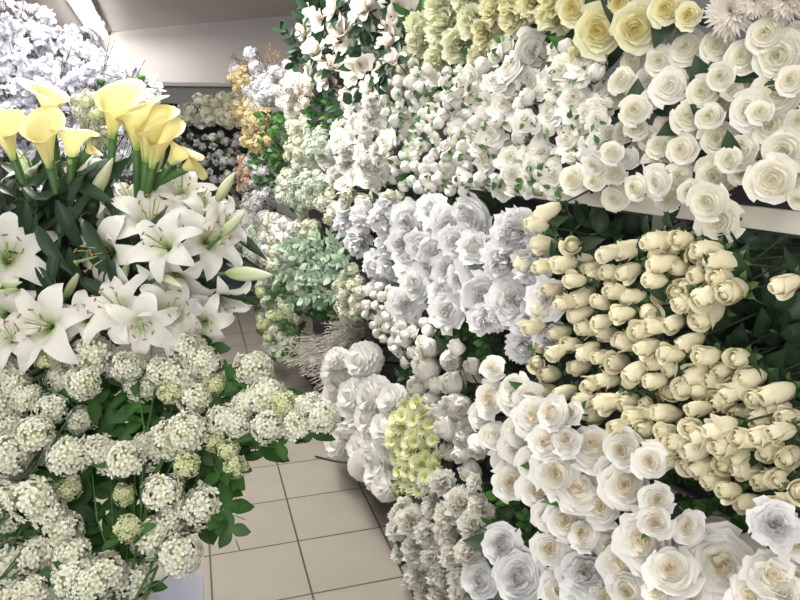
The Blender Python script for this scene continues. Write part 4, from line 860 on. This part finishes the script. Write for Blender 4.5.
calla_lily('yellow calla reaching right toward the far shelf unit', 166, 168, 194, 147, 1.5, 0, (.9, -.2, 0.4))
calla_lily('lowest yellow calla with its lip curled down at right', 178, 170, 204, 166, 1.48, 0, (.5, -.8, 0.4))

# ------------------------------------------------------------ LEFT: lime hydrangea behind callas, small green scabious
mass('hydrangea', 'hydrangea', 'lime-cream hydrangea', 'behind the tall pale calla', [(78,98),(96,94),(112,100),(112,140),(96,146),(80,125)], 8, 13, ['vibg', 'creamfl'], 0, 12, 'leafb', .3, 10, fixed_depth=1.9, footz=.93)
mass('hydrangea', 'hydrangea', 'small white hydrangea', 'right of the tall pale calla', [(132,94),(150,92),(156,104),(150,112)], 8, 12, ['whitefl'], 0, 12, 'leafb', .3, 10, fixed_depth=2.0, footz=.93)
for x, y, lb in [(101,81,'left of the two'), (141,77,'right of the two')]:
    P = at_depth(x, y, 2.0); flower('green_button_flower', 'small bright green button flower above the callas, '+lb, 'flower', 'green button flowers', P, (UPV+jit(.2)).normalized(), .028, 'greenball', None, 0, stemlen=12)

# ------------------------------------------------------------ LEFT: frosted white branches
rnd.seed(5)
fr_ = [(5,2),(25,-5),(48,5),(38,35),(70,50),(105,55),(8,55),(25,75),(8,20),(20,50),(30,15),(45,60),(10,80),(60,30),(75,70),(55,90),(85,45),(100,75),(115,40),(130,70),(118,92),(145,60),(158,78),(35,95),(95,20),(90,92)]
base = Vector((-.85, 3.3, .5))
for i, (x, y) in enumerate(fr_):
    dep = 3.25+rnd.uniform(-.2, .25); tip = at_depth(x, y, dep); foot = base+Vector((rnd.uniform(-.1, .1), rnd.uniform(-.1, .1), -.1))
    e = root('frosted_branch', foot, 'frosted white blossom branch at upper left, '+ordinals(fr_, 6)[i], 'branch', 'frosted white branches')
    midp = foot.lerp(tip, .6)+Vector((-.08, .02, .0)); mb = MB(); P0, P1, P2 = foot, midp, tip
    def bz(t): return P0*(1-t)**2+P1*2*t*(1-t)+P2*t*t
    mb.tube([bz(t/6)-foot for t in range(7)], [.007, .006, .005, .004, .0035, .003, .002], 5, .3)
    bl = []
    for k in range(46):
        t = .55+.40*rnd.random(); a = bz(t); q = a+Vector((rnd.gauss(0, .07), rnd.gauss(0, .07), rnd.gauss(.02, .06)))
        mb.tube([a-foot, q-foot], [.0018, .0012], 3, .3, cap=False); bl.append(q)
    for k in range(2):
        a = bz(.8+.1*k); q = a+Vector((rnd.uniform(-.03, .06), 0, rnd.uniform(.10, .2))); mb.tube([a-foot, q-foot], [.0022, .001], 3, .3, cap=False)
    link('branch', mb.mesh('branch', M['twig']), e)
    for q in bl: put('blossom', pick('puff'), e, q, frame(jit(1)+UPV*.1), rnd.uniform(.05, .09))

# ------------------------------------------------------------ picture
vs = sc.view_settings; vs.view_transform = 'Standard'; vs.look = 'None'; vs.gamma = 1; vs.use_curve_mapping = False; vs.exposure = 0.0
